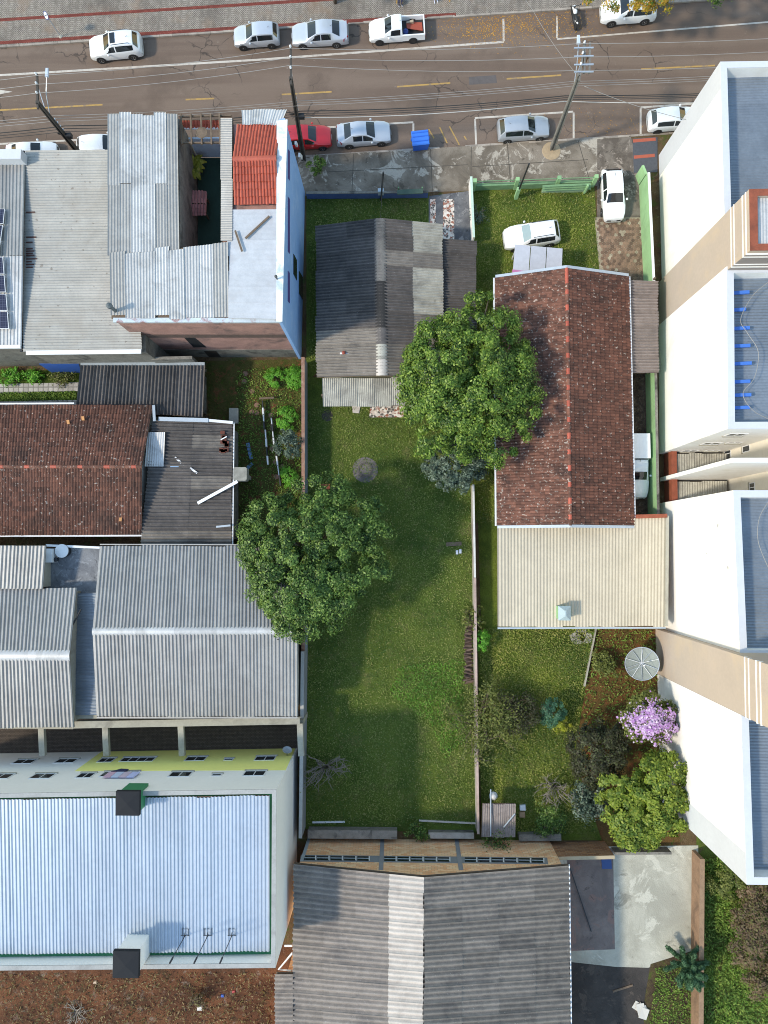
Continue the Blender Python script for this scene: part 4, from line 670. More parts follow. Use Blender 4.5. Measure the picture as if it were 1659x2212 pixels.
# ---------------------------------------------------------------- B12 white apartment block
h = thing('white_apartment_block', 'long white apartment block with tan towers and blue-grey roofs behind parapets', 'building', G(1550, 1000)); XE = 34.0
def section(x0, y0, x1, y1, z, band=None, beams=(), WHITE=WHITE):
    a, b = G(x0, y0, z), G(x1, y1, z); c, d = (XE, b.y), (XE, a.y); w_ = .42
    MB().prism([(a.x, a.y), (b.x, b.y), c, d], 0, z-1.2).build('wall', WHITE, h)
    nx, ny = w_, w_; ia, ib = Vector((a.x+nx, a.y-ny)), Vector((b.x+nx, b.y+ny))
    for q in ([(a.x, a.y), (b.x, b.y), (ib.x, ib.y), (ia.x, ia.y)], [(a.x, a.y), (ia.x, ia.y), (XE, ia.y), d], [(b.x, b.y), (ib.x, ib.y), (XE, ib.y), c]):
        MB().prism(q, z-1.2, z-.03).build('parapet', WHITE, h); MB().prism(q, z-.03, z).build('parapet_cap', GREYP, h)
    P = [Vector((ia.x, ia.y, z-1.05)), Vector((XE, ia.y, z-.75)), Vector((ib.x, ib.y, z-1.05)), Vector((XE, ib.y, z-.75))]; rf = deck(P).build('roof', TIMBER, h); sheets(rf, P, 1, max(4, int((ia.y-ib.y)/1.6)), .19, .035, ZINC)
    for yy, xr in beams:
        p, q = G(x0+6, yy, z-.75), G(xr, yy, z-.75); MB().bar((ia.x+.02, p.y, z-.8), (q.x, p.y, z-.62), .2, .16).build('blue_beam', plain('blue_steel', hx('3f6fc0'), .5), h)
    if band:
        L = (b-a).length; t0, t1 = (0, 1.75/L) if band == 'n' else (1-1.75/L, 1); p, q = a.lerp(b, t0), a.lerp(b, t1); n = Vector((-.004, 0, 0)); MB().prism([(p.x-.004, p.y+.001), (q.x-.004, q.y-.001), (q.x+.02, q.y-.001), (p.x+.02, p.y+.001)], 0, z-.035).build('grey_corner_band', GREYP, h)
    return a, b
section(1556, 133, 1567, 520, 11.0, 'n')
section(1570, 575, 1573, 926, 11.8, None, [(633, 1616), (670, 1609), (710, 1617), (748, 1618), (786, 1621), (825, 1618), (854, 1620), (881, 1617)])
section(1584, 1059, 1599, 1420, 12.6, WHITE=surf('flaking_white_plaster', hx('ece9e4'), .03, .6, spots=hx('8f8b86'), spotscale=1.1, spotat=.7)); section(1600, 1500, 1613, 1911, 13.6, 's')
def tower(x0, y0, x1, y1, z, lines):
    a, b = G(x0, y0, z), G(x1, y1, z); x = min(a.x, b.x)-.05; pts = [(a.x-.06, a.y), (b.x-.06, b.y), (XE, b.y), (XE, a.y)]
    MB().prism(pts, 0, z-.5).build('tower_wall', TAN, h); 
    d = .04; MB().prism([(b.x-.05, b.y-.03), (b.x-.05, b.y+.02), (XE, b.y+.02), (XE, b.y-.03)], 0, z-.5).build('tower_south_face', DTAN, h)
    for zz in lines:
        MB().prism([(a.x-.09, a.y+.02), (b.x-.09, b.y-.07), (XE, b.y-.07), (XE, b.y+.1), (b.x+.1, b.y+.1), (a.x+.1, a.y+.02)], zz, zz+.09).build('white_line', WHITE, h)
    k = .4
    for q in ([(a.x-.06, a.y), (b.x-.06, b.y), (b.x+k, b.y+k), (a.x+k, a.y-k)], [(a.x-.06, a.y), (a.x+k, a.y-k), (XE, a.y-k), (XE, a.y)], [(b.x-.06, b.y), (b.x+k, b.y+k), (XE, b.y+k), (XE, b.y)]): MB().prism(q, z-.5, z-.04).build('tower_parapet', TAN, h); MB().prism(q, z-.04, z).build('parapet_top', REDB, h)
    P = [Vector((a.x+k, b.y+k, z-.35)), Vector((a.x+k, a.y-k, z-.3)), Vector((XE, b.y+k, z-.35)), Vector((XE, a.y-k, z-.3))]; rf = deck(P).build('tower_roof', TIMBER, h); sheets(rf, P, 1, 8, .18, .04, METALW)
tower(1621, 408, 1623, 541, 14.7, (12.3, 12.7, 13.8, 14.2)); tower(1667, 1437, 1670, 1576, 17.2, (14.3, 14.75, 15.6, 16.05))
# light well between the middle sections
p0 = G(1438, 979, .0); ys2 = G(1573, 926, 11.8).y; ys3 = G(1584, 1059, 12.6).y; fy = G(1581, 994, 12.2).y; xw = G(1573, 926, 11.8).x; xb = G(1549, 980, 1.2).x
MB().prism([(xw+.02, fy+.14), (xw+.02, fy-.14), (XE, fy-.14), (XE, fy+.14)], 0, 12.2).build('fin_wall', WHITE, h)
MB().prism([(xb+.6, ys2), (xb+.6, fy+.14), (XE, fy+.14), (XE, ys2)], 0, 9.5).build('well_back_wall', CREAM, h); MB().prism([(xb+.8, fy-.14), (xb+.8, ys3), (XE, ys3), (XE, fy-.14)], 0, 9.5).build('well_back_wall', CREAM, h)
for ya, yb in ((ys2, fy+.14), (fy-.14, ys3)):
    MB().prism([(xw+.35, ya), (xw+.35, yb), (xw+.75, yb), (xw+.75, ya)], 0, 1.6).build('low_brick_wall', REDB, h)
    P = [Vector((xw+.76, yb+.1, 1.35)), Vector((xw+.76, ya-.15, 1.4)), Vector((xb+.55, yb+.1, 1.35)), Vector((xb+.55, ya-.15, 1.4))]; d = deck(P).build('low_roof', TIMBER, h); sheets(d, P, 1, 4, .18, .045, FIBROL)
A_ = Vector((xw, ys2, 0)); B_ = Vector((XE, ys2, 0))
for x, y, w_, hh in ((1490, 974, 1.1, 1.0), (1540, 973, 1.0, .6), (1537, 958, 1.2, 1.0), (1587, 956, 1.0, .6), (1590, 939, 1.2, 1.0)): window(h, A_, B_, x, y, w_, hh, 2)
A2 = Vector((xb+.6, ys2, 0)); B2v = Vector((xb+.6, fy, 0))
for x, y in ((1572, 980), (1612, 963)): window(h, A2, B2v, x, y, .9, 1.1, 2)
window(h, Vector((xb+.8, fy, 0)), Vector((xb+.8, ys3, 0)), 1625, 1053, .7, .8, 2)
# thin cable lying on the roofs
# ================================================================ walls, fences, sheds
def wall(name, label, a, b, hgt, th, mat, capm=None, z0=0):
    a, b = G(*a), G(*b); d = (b-a).normalized(); n = Vector((-d.y, d.x, 0))*th/2; t = thing(name, label, 'wall', (a+b)/2)
    MB().prism(xyv(a-n, b-n, b+n, a+n), z0, hgt-.05).build('wall_body', mat, t); n2 = n*1.25; MB().prism(xyv(a-n2, b-n2, b+n2, a+n2), hgt-.05, hgt).build('coping', capm or mat, t); return t
DIRTYW = surf('dirty_white_wall', hx('a9a49a'), .15, 1.2, stain=hx('6a6258'), stainscale=.6, stainamt=.8); REDCAP = surf('red_brown_coping', hx('8d6a58'), .2, 2, stain=hx('b9a99a'), stainscale=1)
wall('boundary_wall', 'grey rendered boundary wall between the vegetable plot and the lot lawn', (661.5, 785), (662, 1062), 1.9, .2, surf('blue_grey_render', hx('7f8894'), .1, 1), REDCAP)
wall('boundary_wall', 'grey rendered boundary wall running beneath the leafy tree to the hall', (662, 1062.5), (662, 1398), 1.9, .2, surf('blue_grey_render2', hx('7f8894'), .1, 1), REDCAP)
wall('boundary_wall', 'tall grey boundary wall beside the metal hall and yellow apartment block', (662, 1398.5), (657.5, 1786), 2.2, .2, surf('grey_render', hx('85888c'), .1, 1, stain=hx('66686c')), surf('pale_coping', hx('a9a9a6'), .1, 2))
wall('dividing_wall', 'thin white topped dividing wall between the open lawn and the side strip', (1018.5, 1050), (1022, 1246), 1.4, .12, DIRTYW, surf('white_coping', hx('cfccc6'), .1, 2))
wall('dividing_wall', 'thin reddish dividing wall running past the log pile and sparse shrub', (1022, 1246.5), (1027, 1655), 1.4, .14, DIRTYW, surf('pink_grey_coping', hx('b09a90'), .15, 2, stain=hx('7d6a60')))
wall('dividing_wall', 'thin reddish dividing wall ending at the little corrugated shed', (1027, 1655.5), (1029, 1786), 1.4, .14, DIRTYW, surf('pink_grey_coping2', hx('b09a90'), .15, 2, stain=hx('7d6a60')))
wall('house_side_wall', 'pale green white wall between the mosaic path and the neighbouring lawn', (1014, 402), (1019.5, 530), 1.5, .14, WHITE, surf('green_white_coping', hx('b9cdbd'), .1, 2))
wall('front_wall', 'low blue painted front wall before the dark lawn', (664, 428), (924, 426), .9, .16, surf('blue_paint_dirty', hx('4a5f8c'), .15, 1.5), MOSS_SHADE)
wall('driveway_wall', 'light green painted wall along the hexagonal paved drive', (1382, 402), (1393, 640), 2.1, .15, GREENW, WHITEM); wall('alley_wall', 'light green painted wall along the narrow alley with the parked pickup', (1393.2, 640.5), (1401.5, 1120), 2.1, .15, GREENW, MOSS_SHADE); wall('green_end_wall', 'short light green wall stub where the drive meets the dark entrance paving', (1374, 380), (1381.5, 399), 1.6, .15, GREENW)
wall('rear_wall', 'broken mossy wall along the end of the long lawn', (668, 1792), (858, 1793.5), .9, .5, MOSS_SHADE, surf('mossy_top', hx('8d857c'), .25, 2.5, stain=hx('4a453f'), stainscale=1.2, stainamt=.8)); wall('rear_wall', 'low crumbling wall stub with creeper beside the brick warehouse', (925, 1797), (1022, 1797.5), .7, .35, MOSS_SHADE, surf('mossy_top2', hx('a09a92'), .25, 2.5, stain=hx('4a453f')))
MB().bar(G(675, 1776, .06), G(745, 1775, .06), .12, .14).build('edging', WHITEM); tag(bpy.data.objects['edging'], 'pale edging beam lying along the end of the lawn', 'edging'); o = MB().bar(G(905, 1772, .06), G(1028, 1778, .06), .12, .14).build('edging_beam', FIBROW); tag(o, 'reddish white edging beam by the wall corner', 'edging')
A_ = G(1178, 1822); B_ = G(1305, 1818); BR2 = m_brick('rough_orange_brick', hx('b9825a'), hx('8f5f42'), hx('a99a80'), A_, B_, hx('6f5544')); t = wall('brick_wall', 'rough orange brick wall behind the concrete yard', (1176, 1823), (1306, 1820), 2.6, .2, BR2, BR2)
wall('yard_wall', 'orange brown weathered wall between the concrete yard and the overgrown lot', (1498, 1836), (1494, 2330), 1.6, .28, surf('orange_render', hx('8a6f58'), .2, 1.2, stain=hx('5d4a3c'), stainscale=.6, stainamt=.7), surf('brown_coping', hx('8a7058'), .2, 2)); wall('far_yard_wall', 'low brown wall closing the concrete yard under the bright green tree', (1320, 1832), (1440, 1831), 1.0, .15, MOSS_SHADE)
wall('rubble_wall', 'low mossy rubble wall beside the little corrugated shed', (1118, 1802), (1208, 1801), .7, .4, MOSS_SHADE)
# green fence with pillars
t = thing('green_fence', 'faded green front fence with pillars and a slanting gate panel', 'fence', G(1150, 402)); a, b = G(1022, 410), G(1284, 401)
MB().bar(a+Vector((0, 0, .35)), b+Vector((0, 0, .35)), .16, .7).build('low_wall', GREEND, t)
for x in (1022, 1112, 1200, 1278): p = G(x, 410-(x-1022)*.034); MB().box((p.x-.14, p.y-.14, 0), (p.x+.14, p.y+.14, 1.5)).build('pillar', GREENW, t)
for zz in (.95, 1.3): MB().bar(a+Vector((0, 0, zz)), b+Vector((0, 0, zz)), .05, .05).build('rail', GREEND, t)
for k in range(3): MB().bar(G(1172, 402+k*4.5, 1.1-k*.25), G(1276, 398+k*4.5, 1.1-k*.25), .16, .05).build('gate_board', GREEND, t)
MB().bar(G(1170, 413, .12), G(1268, 411, .12), .22, .24).build('gate_kerb', surf('green_kerb', hx('8aa080'), .1), t); MB().bar(G(1262, 416, .2), G(1270, 400, 1.2), .12, .2).build('gate_post', GREENW, t)
# mailbox post + grave-like meter on the lawn front
t = thing('garden_signboard', 'dark green board on posts above the blue front wall', 'sign', G(888, 424)); q = [G(858, 410, 1.5), G(914, 407, 1.5), G(914, 418, 1.45), G(858, 421, 1.45)]; MB().prism(xyv(*q), 1.42, 1.5).build('board', surf('dark_green_board', hx('3f5248'), .12, 2), t)
for x in (861, 911): p = G(x, 424); MB().box((p.x-.05, p.y-.05, 0), (p.x+.05, p.y+.05, 1.43)).build('post', GREEND, t)
# shed in the neighbour yard
h = thing('garden_shed', 'tiny shed with rusty grey corrugated roof at the corner of the dividing wall', 'shed', G(1070, 1770)); P = [G(1040, 1808, 1.7), G(1042, 1736, 1.95), G(1112, 1808, 1.7), G(1113, 1736, 1.95)]; MB().prism(xyv(G(1045, 1745), G(1098, 1745), G(1098, 1785), G(1045, 1785)), 0, 1.6).build('wall', TIMBER, h); rf = deck(P).build('roof', TIMBER, h); sheets(rf, P, 1, 3, .18, .05, surf('rusty_fibre', hx('857c78'), .2, 2, stain=hx('4a3530'), stainscale=.8, stainamt=.8))
for a, b in (((1060, 1705, 2.1), (1060, 1806, 2.05)), ((1088, 1787, 2.1), (1112, 1758, 2.15))): MB().tube([G(*a), G(*b)], .05, 6).build('pipe', GUTTER, h)
# ================================================================ vehicles
def paint(name, c, metal=0.): return plain(name, c, .32, metal, 1.)
CARW = paint('white_car_paint', hx('e9ebec')); CARS = paint('silver_car_paint', hx('bac0c8'), .25); CARG = paint('grey_car_paint', hx('aab0b7'), .25); CARR = paint('red_car_paint', hx('b3161f'))
TYRE = plain('tyre_rubber', (.015, .015, .016), .85); RIM = plain('alloy_rim', hx('b9bcc0'), .35, .7); STEELRIM = plain('black_steel_rim', (.03, .03, .03), .5); CGLASS = plain('car_glass', (.012, .015, .018), .05, spec=.7); LGLASS = plain('light_windscreen', hx('8fa0a0'), .05, spec=.7)
LAMP = plain('headlamp_glass', hx('c9ced2'), .12); TAIL = plain('tail_lamp', hx('8a1220'), .2); PLASTIC = plain('black_plastic', (.02, .02, .021), .6); PLATE = plain('number_plate', hx('c4c6c6'), .5)
CARS_ = {  # stations: (x from front, height of centre line, half width at shoulder, half width at roof edge (None: bonnet/boot), shoulder height)
 'suv': dict(L=4.25, W=1.78, st=[(0, .62, .62, None, .55), (.12, .86, .74, None, .75), (.55, 1.0, .86, None, .9), (1.15, 1.08, .885, None, .98), (1.3, 1.12, .885, .74, 1.0), (1.95, 1.56, .89, .62, 1.03), (2.6, 1.62, .89, .63, 1.05), (3.4, 1.58, .885, .62, 1.07), (3.75, 1.5, .87, .59, 1.09), (4.08, 1.08, .84, .7, 1.0), (4.2, .95, .8, None, .85), (4.25, .6, .74, None, .5)], ws=(4, 5), rw=(8, 9), side=(4, 8), wheels=(.82, 3.42), r=.34),
 'hatch': dict(L=3.95, W=1.7, st=[(0, .55, .6, None, .5), (.1, .72, .72, None, .64), (.5, .88, .82, None, .8), (1.0, .97, .845, None, .88), (1.12, 1.0, .845, .7, .9), (1.8, 1.41, .85, .58, .93), (2.4, 1.47, .85, .59, .95), (3.15, 1.43, .845, .58, .97), (3.48, 1.36, .83, .56, .98), (3.82, .98, .8, .68, .9), (3.9, .86, .77, None, .76), (3.95, .5, .7, None, .45)], ws=(4, 5), rw=(8, 9), side=(4, 8), wheels=(.75, 3.2), r=.3),
 'sedan': dict(L=4.5, W=1.76, st=[(0, .52, .62, None, .47), (.1, .68, .75, None, .6), (.5, .83, .85, None, .75), (1.1, .93, .875, None, .85), (1.25, .97, .875, .74, .87), (2.05, 1.4, .88, .58, .9), (2.6, 1.46, .88, .59, .92), (3.2, 1.4, .88, .58, .94), (3.85, 1.06, .86, .72, .95), (4.0, 1.04, .85, None, .95), (4.38, .99, .8, None, .88), (4.5, .55, .72, None, .5)], ws=(4, 5), rw=(7, 8), side=(4, 7), wheels=(.85, 3.5), r=.32),
 'pickup': dict(L=4.45, W=1.72, st=[(0, .55, .62, None, .5), (.1, .72, .74, None, .64), (.5, .9, .83, None, .8), (1.1, .98, .85, None, .9), (1.22, 1.02, .85, .7, .92), (1.85, 1.46, .855, .6, .95), (2.3, 1.52, .855, .61, .96), (2.55, 1.5, .855, .61, .96), (2.62, 1.46, .85, .6, .96), (2.66, 1.0, .85, .8, .95)], ws=(4, 5), rw=None, side=(4, 8), wheels=(.8, 3.5), r=.31)}
def car(name, label, kind, px, py, heading, mat, z=ZR, L=None, W=None, glass=CGLASS, wsg=None, rim=RIM, roofrail=False, sunroof=False, group=None, cladding=False, cap=False):
    """px,py: middle of the car on the ground; heading: compass angle of the nose in the scene (0 = +x)"""
    d = CARS_[kind]; sx = (L or d['L'])/d['L']; sy = (W or d['W'])/d['W']; LL = d['L']*sx; p = G(px, py, z); t = thing(name, label, 'car' if kind != 'pickup' else 'pickup', p, heading, group)
    def loc(x, y, zz): return Vector((LL/2-x*sx, y*sy, zz))
    st = d['st']; zs = .3; rows = []
    for x, zt, wb, wr, zb in st:
        if wr is None: half = [(0, zt), (wb*.5, zt-.012), (wb*.82, zt-.045), (wb*.97, zb-.02), (wb, zb-.14), (wb*.99, .48), (wb*.95, .28), (wb*.8, .2)]
        else: half = [(0, zt), (wr*.6, zt-.01), (wr, zt-.05), (wb*.955, zb), (wb, zb-.12), (wb*.995, .48), (wb*.96, .28), (wb*.8, .2)]
        half = [(y, max(zz, .2) if i > 3 else zz) for i, (y, zz) in enumerate(half)]; rows.append([(-y, zz) for y, zz in half[::-1]]+half[1:])
    vs = [loc(st[i][0], y, zz) for i, r in enumerate(rows) for y, zz in r]; n = len(rows[0]); fs = []
    for i in range(len(rows)-1):
        for k in range(n-1): fs.append((i*n+k, i*n+k+1, (i+1)*n+k+1, (i+1)*n+k))
    fs += [tuple(range(n))[::-1], tuple(range((len(rows)-1)*n, len(rows)*n))]
    fs = [f[::-1] for f in fs]
    def B(mb, nm, m, sm=False, par=None):
        o = mb.build(nm, m); o.parent = par or t; return o       # built in the car's own frame
    body = B(MB().add(vs, fs), 'body', mat, True)
    try: body.data.set_sharp_from_angle(angle=math.radians(32))
    except Exception: pass
    body.data.polygons.foreach_set('use_smooth', [True]*len(body.data.polygons))
    c = n//2
    def pt(i, k): return vs[i*n+k]
    def gl(quad, nm, m, e=.012, ins=.06):
        cc = sum(quad, Vector())/4; q = [v.lerp(cc, ins) for v in quad]; nn = (q[1]-q[0]).cross(q[3]-q[0]).normalized()
        if nn.dot(cc-Vector((0, 0, .6))) < 0: nn = -nn; q = q[::-1]
        return B(MB().hexa([v-nn*.02 for v in q]+[v+nn*e for v in q]), nm, m)
    def curved(i, j, nm, m, u0=.1, u1=.92, wk=.9):
        mb = MB(); e = .016; g = []
        for u in (u0, (u0+u1)/2, u1):
            row = []
            for k in (-2, -1, 0, 1, 2):
                q = pt(i, c+k).lerp(pt(j, c+k), u); q = Vector((q.x, q.y*wk, q.z)); row.append(q)
            g.append(row)
        nn = (g[2][2]-g[0][2]).cross(Vector((0, 1, 0))).normalized(); nn = nn if nn.z > 0 else -nn
        top = [q+nn*e for r in g for q in r]; bot = [q-nn*.03 for r in g for q in r]; f = []
        for r in range(2):
            for k in range(4): a_ = r*5+k; f += [(a_, a_+1, a_+6, a_+5), (15+a_+5, 15+a_+6, 15+a_+1, 15+a_)]
        ring = [0, 1, 2, 3, 4, 9, 14, 13, 12, 11, 10, 5]
        for k in range(12): f.append((ring[k], ring[k]+15, ring[(k+1) % 12]+15, ring[(k+1) % 12]))
        return B(mb.add(top+bot, f), nm, m)
    i, j = d['ws']; curved(i, j, 'windscreen', wsg or glass)
    if d['rw']: i, j = d['rw']; curved(i, j, 'rear_window', glass)
    else: curved(8, 9, 'rear_window', glass, .15, .8, .85)
    s0, s1 = d['side']
    for sg in (-1, 1):
        a, b = c+2*sg, c+3*sg; mid = (s0+s1)/2
        def sp(u, w_):
            i = int(min(u, s1-1e-4)); f = u-i; return pt(i, a).lerp(pt(i+1, a), f).lerp(pt(i, b).lerp(pt(i+1, b), f), w_)
        parts = [(s0+.35, s0+1.45), (s0+1.6, s1-.15)] if kind != 'pickup' else [(s0+.35, s1-1.3)]
        for u0, u1 in parts:
            # the window follows the roof curve
            ks = 4; top = [sp(u0+(u1-u0)*k/ks, .16) for k in range(ks+1)]; bot = [sp(u0+(u1-u0)*k/ks, .93) for k in range(ks+1)]; nv = Vector((0, sg, .35)).normalized()*.012; mb = MB()
            for k in range(ks): mb.hexa([top[k]-nv, top[k+1]-nv, bot[k+1]-nv, bot[k]-nv, top[k]+nv, top[k+1]+nv, bot[k+1]+nv, bot[k]+nv])
            B(mb, 'side_window', glass)
        m = loc(st[s0][0]+.35, sg*(st[s0][2]+.1), st[s0][4]+.02); B(MB().lathe(m-Vector((.08, 0, 0)), [(.04, 0), (.09, .05), (.09, .12), (.05, .17)], 8, axis=(1, 0, 0)), 'wing_mirror', mat, True)
        x, zt, wb, wr, zb = st[1]; gl([loc(.05, sg*wb*.62, zb-.02), loc(.42, sg*wb*1.02, zb+.08), loc(.36, sg*(wb+.06), zb-.12), loc(.05, sg*wb*.66, zb-.16)], 'headlight', LAMP, .02, .05)
        if kind != 'pickup': gl([loc(d['L']-.05, sg*.52, .98*st[-2][1]), loc(d['L']-.42, sg*st[-3][2]*1.0, st[-3][4]-.03), loc(d['L']-.42, sg*st[-3][2]*1.01, st[-3][4]-.25), loc(d['L']-.05, sg*.55, .78*st[-2][1])], 'tail_light', TAIL, .03, .05)
        if roofrail: r0, r1 = loc(st[5][0]+.1, sg*.58, st[5][1]), loc(st[7][0]+.15, sg*.57, st[7][1]); B(MB().tube([r0, r0+Vector((-.1, 0, .05)), r1+Vector((.1, 0, .07)), r1], .02, 5), 'roof_rail', PLASTIC)
        for wx in d['wheels']:
            wc = loc(wx, sg*(d['W']/2-.1), d['r']); ax = Vector((0, sg, 0)); B(MB().lathe(wc-ax*.1, [(d['r']*.6, 0), (d['r']*.96, 0), (d['r'], .04), (d['r'], .17), (d['r']*.93, .21), (d['r']*.64, .215), (d['r']*.6, .19)], 18, axis=ax), 'wheel', TYRE, True)
            wh = t.children[-1]; rr = MB(); rr.lathe(wc-ax*.0, [(d['r']*.63, 0), (d['r']*.63, .1), (d['r']*.55, .105), (d['r']*.52, .085), (.05, .09), (.045, .11)], 16, axis=ax); ro = rr.build('rim', rim); ro.parent = wh
            B(MB().lathe(loc(wx, sg*(d['W']/2-.155), d['r']+.02), [(d['r']*1.13, 0), (d['r']*1.13, .158)], 18, axis=ax), 'wheel_arch', PLASTIC)
    B(MB().hexa([loc(-.012, -.5, .42), loc(-.012, .5, .42), loc(.1, .5, .42), loc(.1, -.5, .42), loc(.0, -.5, .56), loc(.0, .5, .56), loc(.1, .5, .56), loc(.1, -.5, .56)]), 'grille', PLASTIC)
    B(MB().hexa([loc(-.03, -.2, .44), loc(-.03, .2, .44), loc(.0, .2, .44), loc(.0, -.2, .44), loc(-.02, -.2, .54), loc(-.02, .2, .54), loc(.01, .2, .54), loc(.01, -.2, .54)]), 'number_plate', PLATE)
    if sunroof: z0 = st[6][1]; B(MB().hexa([loc(2.02, -.42, z0-.06), loc(2.02, .42, z0-.06), loc(2.42, .42, z0-.03), loc(2.42, -.42, z0-.03), loc(2.02, -.42, z0-.0), loc(2.02, .42, z0-.0), loc(2.42, .42, z0+.02), loc(2.42, -.42, z0+.02)]), 'sunroof', CGLASS)
    B(MB().tube([loc(st[7][0]-.1, 0, st[7][1]), loc(st[7][0]+.08, 0, st[7][1]+.12)], .012, 4), 'aerial', PLASTIC)
    if kind == 'pickup':
        x0, x1 = 2.66, d['L']; w_ = .84
        for a, b in (((x0, -w_, .35), (x1, -w_+.1, .97)), ((x0, w_-.1, .35), (x1, w_, .97)), ((x1-.09, -w_+.101, .35), (x1, w_-.101, .97))):
            pa, pb = loc(*a), loc(*b); B(MB().box((min(pa.x, pb.x), min(pa.y, pb.y), a[2]), (max(pa.x, pb.x), max(pa.y, pb.y), b[2])), 'bed_side', mat)
        pa, pb = loc(x0, -w_+.1, .45), loc(x1-.09, w_-.1, .5); B(MB().box((pb.x, pa.y, .4), (pa.x, pb.y, .52)), 'bed_floor', PLASTIC)
        for sg in (-1, 1): q = loc(x1+.01, sg*.76, .75); B(MB().box((q.x-.02, q.y-.07, .62), (q.x+.05, q.y+.07, .88)), 'tail_light', TAIL)
        if cap: pa, pb = loc(x0+.02, -w_-.01, .97), loc(x1+.05, w_+.01, 1.5); B(MB().add([(pb.x, pa.y, .97), (pa.x, pa.y, .97), (pa.x, pb.y, .97), (pb.x, pb.y, .97), (pb.x+.1, pa.y+.12, 1.62), (pa.x-.02, pa.y+.12, 1.66), (pa.x-.02, pb.y-.12, 1.66), (pb.x+.1, pb.y-.12, 1.62)], [(3,2,1,0),(4,5,6,7),(0,1,5,4),(1,2,6,5),(2,3,7,6),(3,0,4,7)]), 'bed_canopy', mat)
    return t
PI = math.pi; RD = math.radians
car('parked_suv', 'white compact suv with dark sunroof parked by the herringbone pavement', 'suv', 256, 112, PI+RD(5), CARW, roofrail=True, sunroof=True)
car('parked_hatchback', 'small silver hatchback parked directly behind the silver sedan', 'hatch', 557, 88, PI+RD(3), CARS, L=3.7, W=1.6)
car('parked_sedan', 'silver sedan parked between the small hatchback and the white pickup', 'sedan', 693, 84, PI+RD(2), CARS, L=4.6)
pk = car('parked_pickup', 'white pickup with a red board in its open bed', 'pickup', 857, 75, PI+RD(3), CARW, rim=STEELRIM)
lw = wm(pk); o = MB().hexa([lw @ Vector(v) for v in ((-2.05, -.45, .53), (-.8, -.62, .55), (-.8, .1, .75), (-2.05, .35, .7), (-2.05, -.45, .58), (-.8, -.62, .6), (-.8, .1, .8), (-2.05, .35, .75))]).build('red_board', surf('red_panel', hx('9c4a38'), .08, 4)); tag(o, 'red brown board lying in the white pickup bed', 'board')
q = lw @ Vector((-.7, .35, .52)); o = MB().lathe(q, [(.2, 0), (.22, .3), (.1, .42), (.08, .5)], 10).build('blue_sack', plain('blue_plastic', hx('2b3f7d'))); tag(o, 'dark blue sack standing in the white pickup bed', 'sack')
q = lw @ Vector((-1.1, -.45, .52)); o = MB().hexa([q+Vector(v) for v in ((-.3, -.06, 0), (.3, -.1, 0), (.3, .1, 0), (-.3, .06, 0), (-.3, -.06, .18), (.25, -.1, .35), (.25, .1, .35), (-.3, .06, .18))]).build('beige_bracket', plain('beige_part', hx('a0917c'))); tag(o, 'beige chair part lying in the white pickup bed', 'furniture')
car('parked_suv', 'white suv half hidden under the yellowing street tree', 'suv', 1352, 35, PI+RD(3), CARW, L=4.3)
car('parked_hatchback', 'bright red hatchback parked against the tall blue building', 'hatch', 664, 306, RD(2), CARR, L=4.0)
car('parked_sedan', 'silver sedan parked between the red hatchback and the blue dumpster', 'sedan', 786, 298, RD(4), CARS, L=4.35, W=1.72)
car('parked_hatchback', 'grey hatchback parked inside the white painted bay by the concrete pole', 'hatch', 1128, 287, RD(4), CARG, L=4.1)
car('parked_hatchback', 'old white hatchback parked half behind the white apartment block', 'hatch', 1448, 267, RD(4), CARW, L=3.9, W=1.62, rim=STEELRIM)
car('parked_hatchback', 'white hatchback standing on the hexagonal paved drive', 'hatch', 1319, 429, -PI/2+RD(2), CARW, z=.04, L=4.05, W=1.75)
car('parked_suv', 'white suv parked on the green lawn beside the grey canopy', 'suv', 1145, 516, PI+RD(8), CARW, z=.02, L=4.35, W=1.8, wsg=LGLASS, roofrail=True)
car('parked_hatchback', 'white hatchback with dark sunroof showing above the metal roof beside the leaning pole', 'sedan', 78, 342, RD(4), CARW, L=4.1)
car('parked_van', 'white boxy car tucked behind the patchwork roof', 'suv', 232, 329, RD(3), CARW, L=4.3, W=1.8)
car('parked_pickup', 'white pickup with canopy squeezed in the alley by the green wall', 'pickup', 1369, 1010, -PI/2, CARW, z=.02, L=4.9, W=1.75, cap=True)
# motorcycle
m = thing('motorcycle', 'white and black motorcycle parked by the kerb under the street tree', 'motorcycle', G(1238, 46, ZR), RD(100)); 
def mc(mb, nm, mt, sm=True): o = mb.build(nm, mt, None, smooth=sm); o.parent = m; return o
for x, nm in ((-.62, 'wheel'), (.66, 'wheel')):
    o = mc(MB().lathe((x, -.05, .3), [(.2, 0), (.29, 0), (.31, .05), (.29, .1), (.2, .1)], 18, axis=(0, 1, 0)), nm, TYRE); r = MB().lathe((x, -.03, .3), [(.2, 0), (.2, .06), (.03, .07)], 12, axis=(0, 1, 0)).build('rim', RIM); r.parent = o
mc(MB().tube([(.66, 0, .3), (.5, 0, .75), (.42, 0, 1.02)], [.05, .05, .04], 8), 'fork', DARKM); mc(MB().tube([(.42, -.36, 1.0), (.46, -.2, 1.05), (.46, .2, 1.05), (.42, .36, 1.0)], .022, 6), 'handlebar', DARKM)
